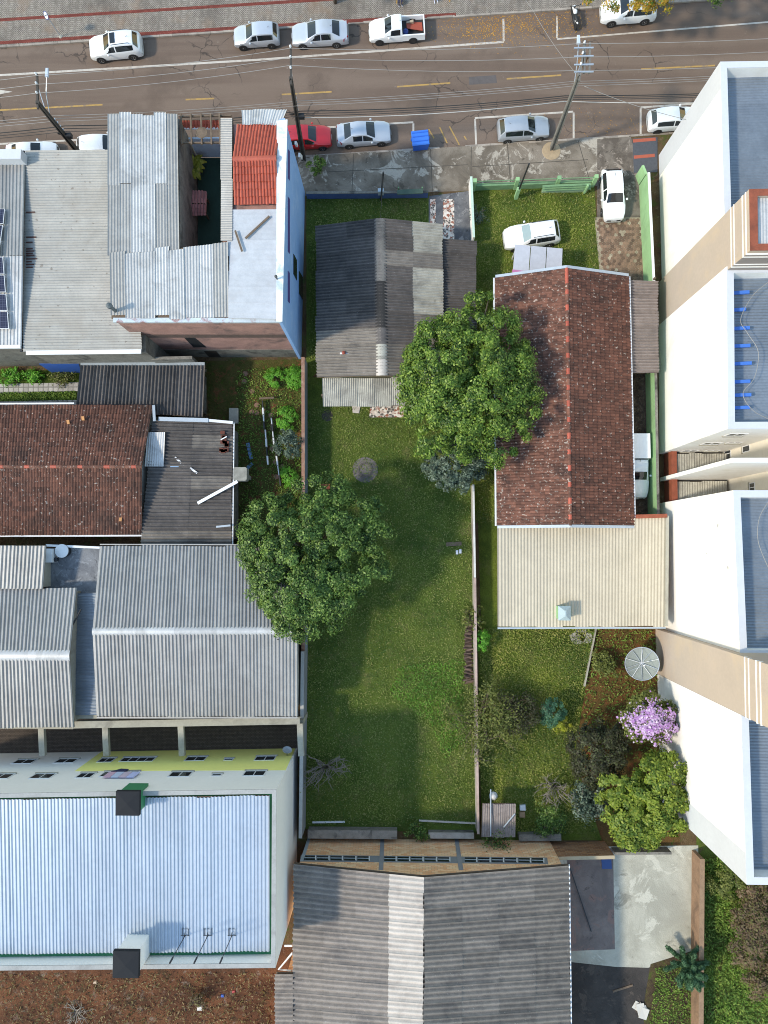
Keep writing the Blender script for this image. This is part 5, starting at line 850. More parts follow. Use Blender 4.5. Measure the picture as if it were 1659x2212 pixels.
mc(MB().tube([(.45, 0, .75), (.15, 0, .86), (-.05, 0, .8)], [.1, .17, .11], 10), 'tank', CARW); mc(MB().tube([(0, 0, .78), (-.35, 0, .8), (-.72, 0, .86)], [.14, .14, .09], 8), 'seat', PLASTIC); mc(MB().tube([(-.45, 0, .72), (-.85, 0, .84)], [.13, .05], 8), 'tail', CARW); mc(MB().tube([(.3, 0, .35), (-.3, 0, .35), (-.62, 0, .3)], [.16, .17, .06], 8), 'engine', DARKM); mc(MB().tube([(.85, 0, .55), (.62, 0, .66), (.4, 0, .55)], [.06, .1, .06], 8), 'front_mudguard', CARW); mc(MB().lathe((.52, 0, .9), [(.12, 0), (.13, .06), (.05, .12)], 12, axis=(1, 0, .2)), 'headlight', LAMP)
for s in (-1, 1): mc(MB().tube([(.44, s*.3, 1.04), (.4, s*.36, 1.2)], .012, 4).lathe((.4, s*.38, 1.2), [(.06, 0), (.06, .02)], 8, axis=(1, 0, 0)), 'mirror', PLASTIC)
mc(MB().tube([(-.1, .12, .35), (-.15, .3, -.0)], .015, 4), 'kickstand', DARKM)
# ================================================================ trees and plants
BARK = surf('tree_bark', hx('5c5044'), .25, 3, stain=hx('3b332b'), bump=.02); GREYBARK = surf('grey_twigs', hx('857c72'), .2, 3); DRYBARK = surf('dry_wood', hx('6f5f50'), .25, 3)
L1 = leafmat('deep_green_leaf', hx('324d19'), hx('557226'), hx('93a848'), .8, .45, .18); L2 = leafmat('green_leaf', hx('2d471a'), hx('4c692a'), hx('8aa250'), .8, .45, .18)
LS = leafmat('silvery_leaf', hx('37463a'), hx('4d5e4c'), hx('8a9a86'), 1.2); LY = leafmat('yellow_green_leaf', hx('47601f'), hx('74862c'), hx('98a040'), 1.2); LD = leafmat('dark_shrub_leaf', hx('30301f'), hx('3f3d2a'), hx('57603a'), 1.2); LP_ = leafmat('olive_leaf', hx('4f5a28'), hx('6a7034'), hx('8a8f4c'), 1.2)
LT = leafmat('teal_leaf', hx('2f5440'), hx('416a4c'), hx('5a8060'), 1.2); PURP = leafmat('purple_blossom', hx('a678b4'), hx('bf98c8'), hx('e0d2e2'), 2.); AUT = leafmat('yellowing_leaf', hx('55702a'), hx('a8912f'), hx('c98d2f'), 1.3); LB = leafmat('brown_bush_leaf', hx('5a4a3a'), hx('77614c'), hx('6a7038'), .8); LB2 = leafmat('bright_weed', hx('4f8a24'), hx('66a52e'), hx('86b548'), 1.5); PINE = leafmat('pine_needle', hx('35553a'), hx('4f7250'), hx('6a8d66'), 2.)
def crownpx(cx, cy, z): return G(cx, cy, z)
def T(name, label, cx, cy, z, rad, *a, base=None, **k):
    c = G(cx, cy, z); b = base or (c.x, c.y, 0); return tree(name, label, 'tree', b, c, rad, *a, **k)
T('leafy_tree', 'big round leafy tree between the fibre cement house and the clay tiled house', 1013, 825, 5.6, (5.0, 5.7, 3.4), 430, .62, 210, .19, L1, BARK, .25, lumps=.35, inner=.55, lobes=[(0, 0, 0, .95), (1.6, 1.2, -.2, .65), (-1.6, 1.6, -.3, .62), (-1.2, -2.2, -.2, .62), (1.4, -2.3, -.3, .6), (-2.2, .1, -.4, .55), (2.2, -.6, -.3, .55)])
T('leafy_tree', 'big leafy tree overhanging the metal hall and the open lawn', 673, 1198, 5.6, (5.1, 5.6, 3.3), 400, .62, 210, .19, L2, BARK, .25, lumps=.45, inner=.5, lobes=[(-.5, -.3, 0, .85), (1.7, 2.0, -.3, .62), (-2.2, .8, -.4, .58), (-1.0, -2.3, -.2, .6), (2.0, -.6, -.3, .62), (.6, -2.6, -.2, .55), (3.4, 2.9, -.8, .3), (1.3, 4.3, -.6, .34), (-3.9, .3, -.6, .34), (-2.8, 2.6, -.6, .34)])
T('silver_tree', 'small silvery leaved tree under the edge of the big round tree', 985, 1003, 2.8, (2.4, 1.9, 1.5), 110, .45, 90, .2, LS, GREYBARK, .1, inner=.4)
T('citrus_tree', 'bright yellow green tree against the white apartment block', 1392, 1725, 4.0, (3.1, 3.2, 2.6), 230, .5, 150, .22, LY, BARK, .16, inner=.5, lumps=.5, lobes=[(.9, 1.2, .3, .72), (-.9, -1.1, -.3, .72), (1.3, -.6, .2, .6), (-1.5, .6, -.4, .5), (.2, -1.9, -.5, .5)])
T('flowering_tree', 'small tree covered in purple blossom beside the white wall', 1403, 1552, 3.6, (1.9, 1.8, 1.4), 120, .42, 110, .16, LP_, BARK, .1, flowers=(PURP, .22, .17), inner=.5)
T('dark_bush_tree', 'dark brown leaved tree between the purple blossom and the back lawn', 1290, 1622, 2.6, (2.2, 2.5, 1.7), 130, .5, 100, .17, LD, BARK, .1, inner=.3)
T('yellowing_street_tree', 'yellowing street tree spreading over the parked white suv', 1372, -52, 5.0, (3.2, 3.4, 1.8), 120, .5, 110, .17, AUT, BARK, .16, inner=.4, lumps=.5, base=(G(1345, -30).x, G(1345, -30).y, 0))
T('green_street_tree', 'green street tree crown peeping over the north pavement', 1550, -45, 5.0, (2.2, 1.7, 1.6), 70, .45, 90, .17, L1, BARK, .14, inner=.4, base=(G(1530, -60).x, G(1530, -60).y, 0))
T('leafy_bush', 'green bush at the foot of the tall blue building', 684, 356, .7, (.8, .65, .6), 26, .22, 60, .12, L1, DRYBARK, .04, low=-.6)
T('teal_bush', 'bluish green bush on the back lawn', 1192, 1538, 1.3, (1.0, 1.1, .8), 46, .28, 80, .14, LT, DRYBARK, .05); T('yellow_bush', 'small yellow leaved bush touching the bluish green bush', 1212, 1562, .8, (.75, .6, .5), 20, .22, 50, .15, leafmat('yellow_leaf', hx('7d8a24'), hx('a5a834'), hx('b9b84a')), DRYBARK, .03)
T('round_bush', 'bright green round bush against the reddish dividing wall', 1042, 1385, .9, (.55, .85, .6), 26, .22, 60, .12, LB2, DRYBARK, .03)
T('brown_thicket', 'large brownish thicket in the overgrown lot beyond the yard wall', 1642, 2030, 1.6, (2.1, 4.6, 1.4), 200, .55, 90, .17, LB, DRYBARK, .08, inner=.3); T('green_thicket', 'green thicket at the foot of the white block in the overgrown lot', 1590, 1905, .9, (2.2, 1.6, .9), 60, .4, 70, .15, LP_, DRYBARK, .05)
T('small_tree', 'young grey leaved tree in the vegetable plot by the boundary wall', 622, 962, 1.7, (1.1, 1.2, .9), 40, .32, 50, .16, LS, GREYBARK, .05, inner=.3)
for i, (x, y, rx, ry, lab) in enumerate(((600, 815, 1.1, .7, 'bright green vegetable clump below the pink building wall'), (637, 815, .7, 1.0, 'tall bright green clump against the boundary wall'), (622, 905, .9, 1.1, 'bright green clump above the young grey leaved tree'), (625, 1030, .7, .8, 'small bright green clump at the end of the bean rows'))): T('vegetable_clump', lab, x, y, .35, (rx, ry, .4), 30, .3, 70, .12, LB2, DRYBARK, .03, low=-.2)
shrub('sparse_shrub', 'sparse olive shrub straddling the reddish dividing wall', G(1040, 1555), 2.9, 2.6, 34, 6500, .16, LP_, DRYBARK, twig=.03); shrub('sparse_shrub', 'thin dark shrub on the back lawn near the sparse olive shrub', G(1110, 1535), 1.7, 2.0, 28, 4500, .15, LD, DRYBARK, twig=.025)
shrub('bare_shrub', 'bare grey branched shrub beside the yellow apartment block', G(705, 1655), 1.9, 2.0, 26, 250, .12, LP_, GREYBARK, twig=.035); shrub('bare_shrub', 'leafless grey shrub on the back lawn behind the little shed', G(1195, 1695), 1.7, 1.7, 22, 300, .12, LP_, GREYBARK, twig=.03); shrub('oleander', 'pale long leaved shrub next to the bright yellow green tree', G(1265, 1720), 1.5, 1.8, 22, 3000, .2, LS, GREYBARK); shrub('wall_creeper', 'dark creeper spilling over the low wall stub by the warehouse', G(900, 1795), .8, .9, 14, 900, .14, L2, DRYBARK); shrub('wall_creeper', 'dark leafy creeper on the little corrugated shed roof edge', G(1075, 1800), 1.2, 2.1, 14, 900, .14, L2, DRYBARK); shrub('garden_weed', 'leafy weeds along the pale green white wall', G(1030, 470), .7, .9, 14, 500, .12, LS, DRYBARK); shrub('thorn_bush', 'tangled green bush beside the satellite dish', G(1300, 1430), 1.0, 1.2, 26, 3000, .14, LP_, DRYBARK); shrub('wall_bush', 'green bush at the wall end by the bright yellow green tree', G(1180, 1760), 1.3, 1.0, 24, 3500, .14, L2, DRYBARK)
shrub('dry_shrub', 'dry grassy shrub on the red dirt lot', G(430, 2150), .6, .9, 26, 500, .16, LB, DRYBARK); shrub('dry_shrub', 'fallen dry branches on the red dirt lot', G(165, 2185), 1.3, .5, 18, 0, .1, LB, GREYBARK, twig=.03); shrub('dead_palm', 'dried palm stump leaning on the dividing wall by the log pile', G(1016, 1330), .9, 1.4, 26, 500, .2, LP_, DRYBARK, twig=.03)
for i, (x, y, r, lab) in enumerate(((30, 815, .5, 'low leafy flower bed plants under the mossy wall near the blue band'), (75, 815, .5, 'leafy plants in the flower bed beside the white tiled path'), (140, 817, .6, 'grassy plants in the flower bed next to the dark shed'))): shrub('bed_plant', lab, G(x, y), r*1.6, .6, 16, 900, .15, LB2 if i < 2 else LP_, DRYBARK)
# young pine
t = thing('young_pine', 'young bluish pine leaning over the yard wall', 'tree', G(1466, 2062)); mb = MB(); c0 = G(1466, 2062); mb.tube([c0, c0+Vector((.1, 0, 3.2))], [.09, .03], 6); C = []; N = []
for k in range(26):
    a = k*2.4; zz = .6+k*.1; ln = 1.7*(1-k/34); tip = c0+Vector((math.cos(a)*ln, math.sin(a)*ln, zz+.45)); st_ = c0+Vector((.0, 0, zz)); mb.tube([st_, tip], [.03, .015], 4)
    m_ = 420; u = RNG.uniform(.2, 1.05, (m_, 1)); D = RNG.normal(0, 1, (m_, 3)); D /= np.linalg.norm(D, axis=1, keepdims=True); C.append(np.array(st_)*(1-u)+np.array(tip)*u+D*.16); N.append(D)
mb.build('trunk', BARK, t); leaves('crown', np.concatenate(C), np.concatenate(N), .24, PINE, t, aspect=.26)
# palm on the terrace
t = thing('potted_palm', 'yellow green palm in a round pot on the dark terrace', 'plant', G(425, 375, 5.2)); c0 = G(425, 375, 5.2); MB().lathe(c0, [(.28, 0), (.36, .45), (.3, .46)], 14).build('pot', CONCW, t); mb = MB()
for k in range(12):
    a = k*math.pi/6+random.uniform(-.2, .2); ln = random.uniform(.8, 1.15); prev = None; base_ = c0+Vector((0, 0, .8))
    for s in range(6):
        u = s/5; pnt = base_+Vector((math.cos(a)*ln*u, math.sin(a)*ln*u, .55*math.sin(u*2.4)-.25*u)); sd = Vector((-math.sin(a), math.cos(a), 0))*.22*math.sin(.3+u*2.6)
        if prev: mb.add([prev[0]-prev[1], prev[0]+prev[1], pnt+sd, pnt-sd, prev[0]+Vector((0, 0, .05)), pnt+Vector((0, 0, .05))], [(0, 4, 5, 3), (4, 1, 2, 5)])
        prev = (pnt, sd)
mb.tube([c0+Vector((0, 0, .4)), c0+Vector((0, 0, .85))], [.08, .06], 6); mb.build('fronds', leafmat('palm_frond', hx('5f6a1f'), hx('8a8a2f'), hx('a09a3c')), t)
# ---------------------------------------------------------------- grass as real blades
def grass(name, label, polypx, n, mats, h=.12, z=.02, sz=.16, avoid=None):
    P = [(v.x, v.y) for v in Gs(polypx)]; xs = [p[0] for p in P]; ys = [p[1] for p in P]; m = n*2
    X = RNG.uniform(min(xs), max(xs), m); Y = RNG.uniform(min(ys), max(ys), m); ins = np.zeros(m, bool); j = len(P)-1
    for i in range(len(P)):
        xi, yi = P[i]; xj, yj = P[j]; cond = ((yi > Y) != (yj > Y)) & (X < (xj-xi)*(Y-yi)/(yj-yi+1e-9)+xi); ins ^= cond; j = i
    X, Y = X[ins][:n], Y[ins][:n]; C = np.stack([X, Y, np.full(len(X), z+h*.4)+RNG.uniform(-.02, h*.5, len(X))], 1); N = np.stack([RNG.normal(0, .8, len(X)), RNG.normal(0, .8, len(X)), np.ones(len(X))], 1)
    o = leaves(name, C, N, sz, mats, None, aspect=.35, kind='stuff'); tag(o, label, 'grass'); return o
GL = leafmat('lawn_blade', hx('4f6a2e'), hx('7a8b40'), hx('9c9a60'), .3, .7, .15); GL2 = leafmat('yard_blade', hx('526830'), hx('88923f'), hx('a39c5c'), .3, .7, .15); GW = leafmat('weed_blade', hx('4d6a2a'), hx('6a8a34'), hx('8fa04c'), .5, .7, .15); GD = leafmat('dry_blade', hx('6a5a40'), hx('8a7a58'), hx('6f6a3a'), .5, .8, .1)
grass('lawn_grass', 'short green grass of the long open lawn', [(664, 880), (1018, 880), (1020, 1060), (1030, 1785), (664, 1780)], 42000, GL); grass('front_grass', 'shaded short grass behind the blue front wall', [(668, 432), (922, 432), (922, 500), (684, 500), (684, 800), (668, 800)], 7000, GL)
grass('neighbour_grass', 'sunny grass round the parked white suv', [(1026, 416), (1282, 406), (1296, 600), (1070, 610), (1070, 1130), (1030, 1130)], 15000, GL2); grass('back_grass', 'rough grass of the back lawn', [(1036, 1356), (1285, 1356), (1255, 1520), (1235, 1650), (1290, 1800), (1120, 1800), (1038, 1720)], 20000, GL2, h=.18); grass('garden_weeds', 'weeds round the satellite dish', [(1270, 1358), (1420, 1358), (1440, 1640), (1250, 1640)], 2600, GW, h=.25, sz=.2); grass('plot_weeds', 'weeds of the vegetable plot', [(510, 800), (652, 790), (652, 1130), (520, 1130)], 4200, GW, h=.2, sz=.18); grass('wild_growth', 'tangled green growth of the overgrown lot', [(1512, 1850), (1700, 1850), (1720, 2260), (1512, 2260)], 12000, GW, h=.4, sz=.24); grass('dirt_tufts', 'dry tufts on the red dirt lot', [(0, 2100), (590, 2100), (590, 2230), (0, 2230)], 2400, GD, h=.22, sz=.22); grass('yard_weeds', 'weeds on the soil beside the dark yard', [(1415, 2090), (1500, 2070), (1498, 2240), (1400, 2240)], 2200, GW, h=.2, sz=.18); grass('lawn_weeds', 'brighter broad leaved weeds in the sunny part of the lawn', [(860, 1440), (1000, 1420), (1005, 1600), (960, 1640), (930, 1560), (840, 1500)], 2600, leafmat('clover', hx('4f7a28'), hx('66942f'), hx('86a84a'), .6), h=.16, sz=.2); grass('side_bed_grass', 'grass strip between the white tiled paths', [(0, 848), (166, 845), (166, 864), (0, 866)], 1500, GW)
LEAFLIT = leafmat('fallen_leaf', hx('a8762a'), hx('c8963a'), hx('8a5a24'), 3., .8, .1)
def litter(name, label, c, r, n, sz=.09, zz=ZR+.01): c = G(*c); C = np.stack([RNG.normal(c.x, r[0], n), RNG.normal(c.y, r[1], n), np.full(n, zz)], 1); o = leaves(name, C, np.tile([0, 0, 1.], (n, 1)), sz, LEAFLIT, None, aspect=.6, kind='stuff', jitter=.15); tag(o, label, 'leaves')
litter('leaf_litter', 'drift of fallen yellow leaves along the north kerb', (1130, 50), (3.2, .8), 1500); litter('leaf_litter_bay', 'scattered fallen yellow leaves in the empty parking bay', (1040, 62), (1.6, .6), 450); litter('leaf_litter_south', 'few fallen leaves on the road by the concrete pole', (1310, 265), (2.2, .9), 220, .07)
# ================================================================ poles and wires
POLE = surf('pole_concrete', hx('77736c'), .15, 2, stain=hx('55524c')); POLED = surf('dark_pole_timber', hx('45403b'), .2, 2); CERAM = plain('white_insulator', hx('d0d2d4'), .3); WIREL = plain('aluminium_wire', hx('97938e'), .5, .2); WIRED = plain('black_cable', hx('2b2a29'), .6); GALV = plain('galvanised_arm', hx('b0b8c2'), .4, .4)
def pole(label, top, z, base, mat, arm, light=None, gear=True):
    b = G(*base); tp = G(*top, z); t = thing('utility_pole', label, 'utility pole', b); d = Vector((tp.x-b.x, tp.y-b.y, z)); mb = MB()
    for w0, w1, hh in ((.34, .2, .12),):       # H section: two flanges and a web
        for s in (-1, 1): mb.hexa([b+Vector((s*.13-.045, -w0/2, 0)), b+Vector((s*.13+.045, -w0/2, 0)), b+Vector((s*.13+.045, w0/2, 0)), b+Vector((s*.13-.045, w0/2, 0)), tp+Vector((s*.08-.035, -w1/2, 0)), tp+Vector((s*.08+.035, -w1/2, 0)), tp+Vector((s*.08+.035, w1/2, 0)), tp+Vector((s*.08-.035, w1/2, 0))])
        mb.hexa([b+Vector((-.085, -.05, 0)), b+Vector((.085, -.05, 0)), b+Vector((.085, .05, 0)), b+Vector((-.085, .05, 0)), tp+Vector((-.045, -.04, 0)), tp+Vector((.045, -.04, 0)), tp+Vector((.045, .04, 0)), tp+Vector((-.045, .04, 0))])
    mb.build('shaft', mat, t)
    a0 = tp+Vector((0, .1, -.15)); a1 = G(*arm, z-.15); MB().bar(a0+Vector((0, -.5, 0)), a1, .12, .14).build('crossarm', mat, t); MB().bar(b+d*.86, a0.lerp(a1, .6), .05, .05).build('brace', GALV, t)
    for k in range(3): p = a0.lerp(a1, .28+.34*k); MB().lathe(p+Vector((0, 0, .07)), [(.03, 0), (.08, .06), (.05, .1), (.08, .15), (.04, .22)], 8).build('insulator', CERAM, t)
    for k in range(4): q = b+d*(.62+.045*k); MB().tube([q+Vector((.1, .1, 0)), q+Vector((.1, .26, 0))], .05, 6).build('wire_bracket', GALV, t)
    if gear: q = b+d*.58; MB().box((q.x+.15, q.y-.2, q.z-.2), (q.x+.55, q.y+.1, q.z+.15)).build('junction_box', DARKM, t); MB().lathe(q+Vector((-.3, .1, 0)), [(.16, -.04), (.2, 0), (.16, .04)], 12, axis=(0, 1, .3)).build('cable_coil', WIRED, t)
    if light:
        s0 = b+d*.8; e = G(*light, 9.0); ms = s0.lerp(e, .5)+Vector((0, 0, .35)); MB().tube([s0, ms, e], .035, 6).build('lamp_arm', GALV, t); dd = (e-ms).normalized(); MB().hexa([e+Vector(v) for v in ((-.13, -.1, -.06), (.13, -.1, -.06), (.1, .55, -.03), (-.1, .55, -.03), (-.1, -.1, .07), (.1, -.1, .07), (.07, .5, .05), (-.07, .5, .05))]).build('lamp_head', plain('lamp_head', hx('b9c3d0'), .4), t)
    return t
pole('dark utility pole leaning beside the solar roof building with street lamp arm', (80, 220), 9.0, (207, 375), POLED, (80, 160), (101, 163)); pole('slender dark utility pole in front of the tall blue building', (628, 168), 9.4, (656, 344), POLED, (628, 101)); rp = pole('pale concrete utility pole with transformer frame by the grey hatchback', (1252, 160), 9.2, (1192, 322), POLE, (1262, 92), (1250, 92), False)
for k in range(2): MB().bar(G(1263+k*11, 92, 9.0), G(1262+k*11, 158, 9.0), .12, .16).build('frame_beam', POLE, rp)
for y in (104, 122, 140, 156): MB().bar(G(1240, y, 9.15), G(1282, y-1, 9.15), .08, .08).build('frame_rung', GALV, rp)
MB().lathe(G(1255, 140, 8.2), [(.25, 0), (.3, .1), (.3, .75), (.2, .85)], 14).build('transformer', surf('rusty_transformer', hx('8a6a4c'), .15, 3), rp)
p = G(1191, 326); MB().lathe(p, [(.8, -.02), (.7, .04), (.3, .07)], 14).build('footing', surf('sandy_mortar', hx('a08c70'), .15, 3), rp)
def wire(label, pts, r, mat, sag=.35, group='overhead wires along the street'):
    out = []
    for (a, b) in zip(pts[:-1], pts[1:]):
        A, B = G(*a), G(*b)
        for s in range(12 if b is not pts[-1] else 13): u = s/12; out.append(A.lerp(B, u)-Vector((0, 0, sag*4*u*(1-u))))
    o = MB().tube(out, r, 5).build('overhead_wire', mat, None, smooth=True); tag(o, label, 'wire', group)
for k, (a, b, c) in enumerate(((163, 104, 94), (182, 124, 123), (201, 141, 152))): wire(('thin bare power wire on the outermost crossarm insulators, farthest over the street', 'thin bare power wire on the middle crossarm insulators high over the street', 'thin bare power wire on the crossarm insulators closest to the pole shafts')[k], [(-350, a+28, 9.1), (80, a, 9.1), (628, b, 9.5), (1256, c, 9.3), (1950, c-31, 9.3)], .017, WIREL)
for k in range(3): wire('pale low voltage wire of the trio, '+('the one farthest over the road', 'the middle one', 'the one closest to the black cables')[k], [(-350, 279+k*6, 6.8), (116, 250+k*6, 6.8), (648, 218+k*5, 6.8), (1236, 176+k*5, 6.8), (1950, 138+k*4, 6.8)], .015, WIREL, .25)
for k in range(3): wire(('thickest black telephone cable sagging beside the pale wire trio', 'black telephone cable between the thickest cable and the thinnest one', 'thinnest black telephone cable running closest to the parked cars')[k], [(-350, 305+k*5, 5.6), (140, 272+k*6, 5.6), (650, 240+k*5, 5.6), (1220, 207+k*4, 5.6), (1950, 178+k*3, 5.6)], (.032, .022, .02)[k], WIRED, .4)
wire('white cable looping from the blue building to the concrete pole', [(655, 254, 5.2), (1218, 219, 5.2), (1950, 205, 5.2)], .025, plain('white_cable', hx('c9c6c0')), .5); wire('single grey service wire dropping from the concrete pole to the white block', [(1262, 186, 7.0), (1500, 262, 5.4)], .02, WIREL, .3)
wire('pale wire crossing the road from the concrete pole to the far pavement', [(1250, 165, 8.2), (1150, 20, 5.5), (1090, -90, 4.8)], .015, WIREL, .3)
def post(name, label, base, top, z, r, mat, extra=None):
    b, tp = G(*base), G(*top, z); t = thing(name, label, 'post', b); MB().tube([b, tp], [r*1.2, r], 8).build('shaft', mat, t); return t
t = post('service_post', 'thin dark service post with meter box before the fibre cement house', (823, 432), (828, 372), 4.6, .06, DARKM); p = G(823, 430); MB().box((p.x-.2, p.y-.15, .9), (p.x+.25, p.y+.12, 1.5)).build('meter_box', GUTTER, t); wire('black service cable from the thin post to the house ridge', [(827, 380, 4.4), (822, 474, 4.2)], .015, WIRED, .05, 'service cables')
t = post('service_post', 'dark post in green sleeve standing on the sunny lawn', (1114, 428), (1143, 354), 5.2, .06, DARKM); p = G(1114, 428); MB().box((p.x-.13, p.y-.13, 0), (p.x+.13, p.y+.13, 1.5)).build('green_sleeve', GREENW, t)
# round sign on the north pavement
b = G(131, 79); t = thing('traffic_sign', 'round white and blue no stopping sign on a thin post', 'sign', b); MB().tube([b, b+Vector((0, 0, 2.4))], .03, 6).build('post', GALV, t); c = b+Vector((0, 0, 2.35)); ax = Vector((-.62, -.6, .5)).normalized(); c2 = c+ax*.04
MB().lathe(c2, [(.3, 0), (.3, .015)], 22, axis=ax).build('disc', plain('sign_blue', hx('2b3f80'), .4), t); MB().lathe(c2+ax*.016, [(.25, 0), (.25, .004)], 22, axis=ax).build('white_field', plain('sign_white', hx('d5d9df'), .4), t); u = ax.cross(Vector((0, 0, 1))).normalized(); v = ax.cross(u); MB().bar(c2+ax*.024-(u+v)*.17, c2+ax*.024+(u+v)*.17, .05, .006, up=ax).build('slash', plain('sign_dark', hx('26304f')), t); MB().lathe(b, [(.16, 0), (.12, .05)], 10).build('footing', CONCW, t)
# blue dumpster
b = G(907, 316, ZR); t = thing('dumpster', 'bright blue plastic waste container with ribbed lid on the parking lane', 'dumpster', b, RD(6)); BL = plain('blue_polyethylene', hx('2a62c4'), .45); BL2 = plain('blue_lid', hx('3a74d2'), .4)
def dm(mb, nm, m): o = mb.build(nm, m); o.parent = t; return o
dm(MB().hexa([(-.58, -.45, .2), (.58, -.45, .2), (.58, .45, .2), (-.58, .45, .2), (-.66, -.55, 1.15), (.66, -.55, 1.15), (.66, .55, 1.15), (-.66, .55, 1.15)]), 'bin_body', BL); dm(MB().hexa([(-.68, -.57, 1.16), (.68, -.57, 1.16), (.68, .57, 1.24), (-.68, .57, 1.24), (-.64, -.5, 1.24), (.64, -.5, 1.24), (.64, .5, 1.36), (-.64, .5, 1.36)]), 'lid', BL2)
for y in (-.3, .05, .35): dm(MB().box((-.6, y-.03, 1.24), (.6, y+.03, 1.34+y*.1)), 'lid_rib', BL)
for x in (-.68, .68): dm(MB().box((x-.06, -.1, 1.0), (x+.06, .1, 1.12)), 'side_lug', BL)
for x in (-.45, .45):
    for y in (-.35, .35): dm(MB().lathe((x, y-.03, .1), [(.1, 0), (.1, .06)], 12, axis=(0, 1, 0)), 'castor', TYRE)
# big mesh dish
b = G(1370, 1426); c = G(1385, 1432, 1.7); t = thing('mesh_dish', 'large grey mesh satellite dish standing in the weedy garden', 'satellite dish', b); ax = Vector((-.1, -.05, 1)).normalized(); DM = surf('dish_mesh', hx('868d88'), .12, 3)
MB().tube([b, c-Vector((0, 0, .1))], .06, 8).build('mast', GALV, t); u = ax.cross(Vector((1, 0, 0))).normalized(); v = ax.cross(u); NP = 10
for k in range(NP):
    vs_ = []; fs_ = []
    for i in range(5):
        r = 1.22*i/4; 
        for j in range(4): a = 2*PI*(k+j/3)/NP; vs_.append(c+ax*(.3*(r/1.22)**2)+(u*math.cos(a)+v*math.sin(a))*r)
    for i in range(4):
        for j in range(3): fs_.append((i*4+j, (i+1)*4+j, (i+1)*4+j+1, i*4+j+1))
    MB().add(vs_, fs_).build('dish_panel', DM, t)
    a = 2*PI*k/NP; MB().bar(c+ax*.02, c+ax*.33+(u*math.cos(a)+v*math.sin(a))*1.22, .03, .04).build('rib', GALV if k % 2 else WHITEM, t)
MB().tube([c+ax*.31+(u*math.cos(2*PI*k/40)+v*math.sin(2*PI*k/40))*1.22 for k in range(41)], .03, 5).build('rim', GALV, t); f = c+ax*.95; MB().lathe(f, [(.06, -.08), (.07, 0), (.04, .06)], 8, axis=ax).build('feed_horn', WHITEM, t)
for k in range(3): a = 2*PI*k/3; MB().tube([f, c+ax*.31+(u*math.cos(a)+v*math.sin(a))*1.2], .012, 4).build('feed_strut', GALV, t)
# log pile: each log its own thing
LOG = surf('log_wood', hx('5d4c42'), .3, 3, stain=hx('8a7a6c'), stainscale=2, rnd=.3)
t = thing('log_pile', 'stack of dark split logs leaning along the reddish dividing wall', 'log pile', G(1014, 1410)); lg = None
for k in range(46):
    x = 1012+random.uniform(-3.5, 3.5); y = 1346+k*2.85; p = G(x, y, .09+.13*(k % 3)); a = random.uniform(-.25, .25); d = Vector((math.cos(a), math.sin(a), random.uniform(-.08, .08)))*random.uniform(.22, .33); MB().tube([p-d, p+d], random.uniform(.055, .085), 7).build('log', LOG, t)
# round stone patio with pit ring
t = thing('fire_pit', 'round dark stone fire pit in the open lawn', 'fire pit', G(789, 1015)); c = G(789, 1015); MB().lathe(c, [(1.0, -.02), (1.0, .05), (.96, .06)], 24).build('paving', surf('pit_stone', hx('6a6462'), .2, 2, stain=hx('4a4442'), stainscale=1.5), t)
for k in range(14): a = 2*PI*k/14; p = c+Vector((math.cos(a)*.52, math.sin(a)*.52, .05)); q = Vector((-math.sin(a), math.cos(a), 0))*.1; MB().bar(p-q, p+q, .12, .16).build('ring_stone', surf('ring_stone_%d' % k, hx('5a5450'), .2, 4), t)
p = G(707, 898); o = MB().lathe(p+Vector((0, 0, .0)), [(.5, -.01), (.42, .05), (.1, .08)], 14).build('ash_heap', surf('ash', hx('453f38'), .3, 5)); tag(o, 'dark ash heap at the corner of the porch', 'ash heap')
p = G(770, 884); o = MB().hexa([p+Vector(v) for v in ((-.3, -.3, 0), (.25, -.35, 0), (.35, .25, 0), (-.35, .3, 0), (-.28, -.28, .1), (.2, -.3, .12), (.3, .2, .11), (-.3, .26, .1))]).build('door_stone', FIBROW); tag(o, 'pale stone slab lying at the porch edge', 'stone')
for i, (x, y) in enumerate(((987, 1193), (994, 1191))): p = G(x, y); o = MB().box((p.x-.09, p.y-.16, 0.0), (p.x+.09, p.y+.16, .16)).build('white_block', WHITEM); tag(o, 'white block lying in the shaded grass by the dividing wall', 'block', 'pair of white blocks in the grass')
o = MB().bar(G(964, 1176, .06), G(997, 1174, .06), .3, .1).build('dark_plank', TIMBER); tag(o, 'dark rotten plank lying in the shaded grass', 'plank'); o = MB().hexa([G(703, 1052, 0.0)+Vector(v) for v in ((-.4, -.2, 0), (.4, -.2, 0), (.4, .2, 0), (-.4, .2, 0), (-.4, -.2, .4), (.4, -.2, .4), (.4, .2, .4), (-.4, .2, .4))]).build('brick_oven', REDB); tag(o, 'small brick block half hidden beside the overhanging leafy tree', 'brick block')
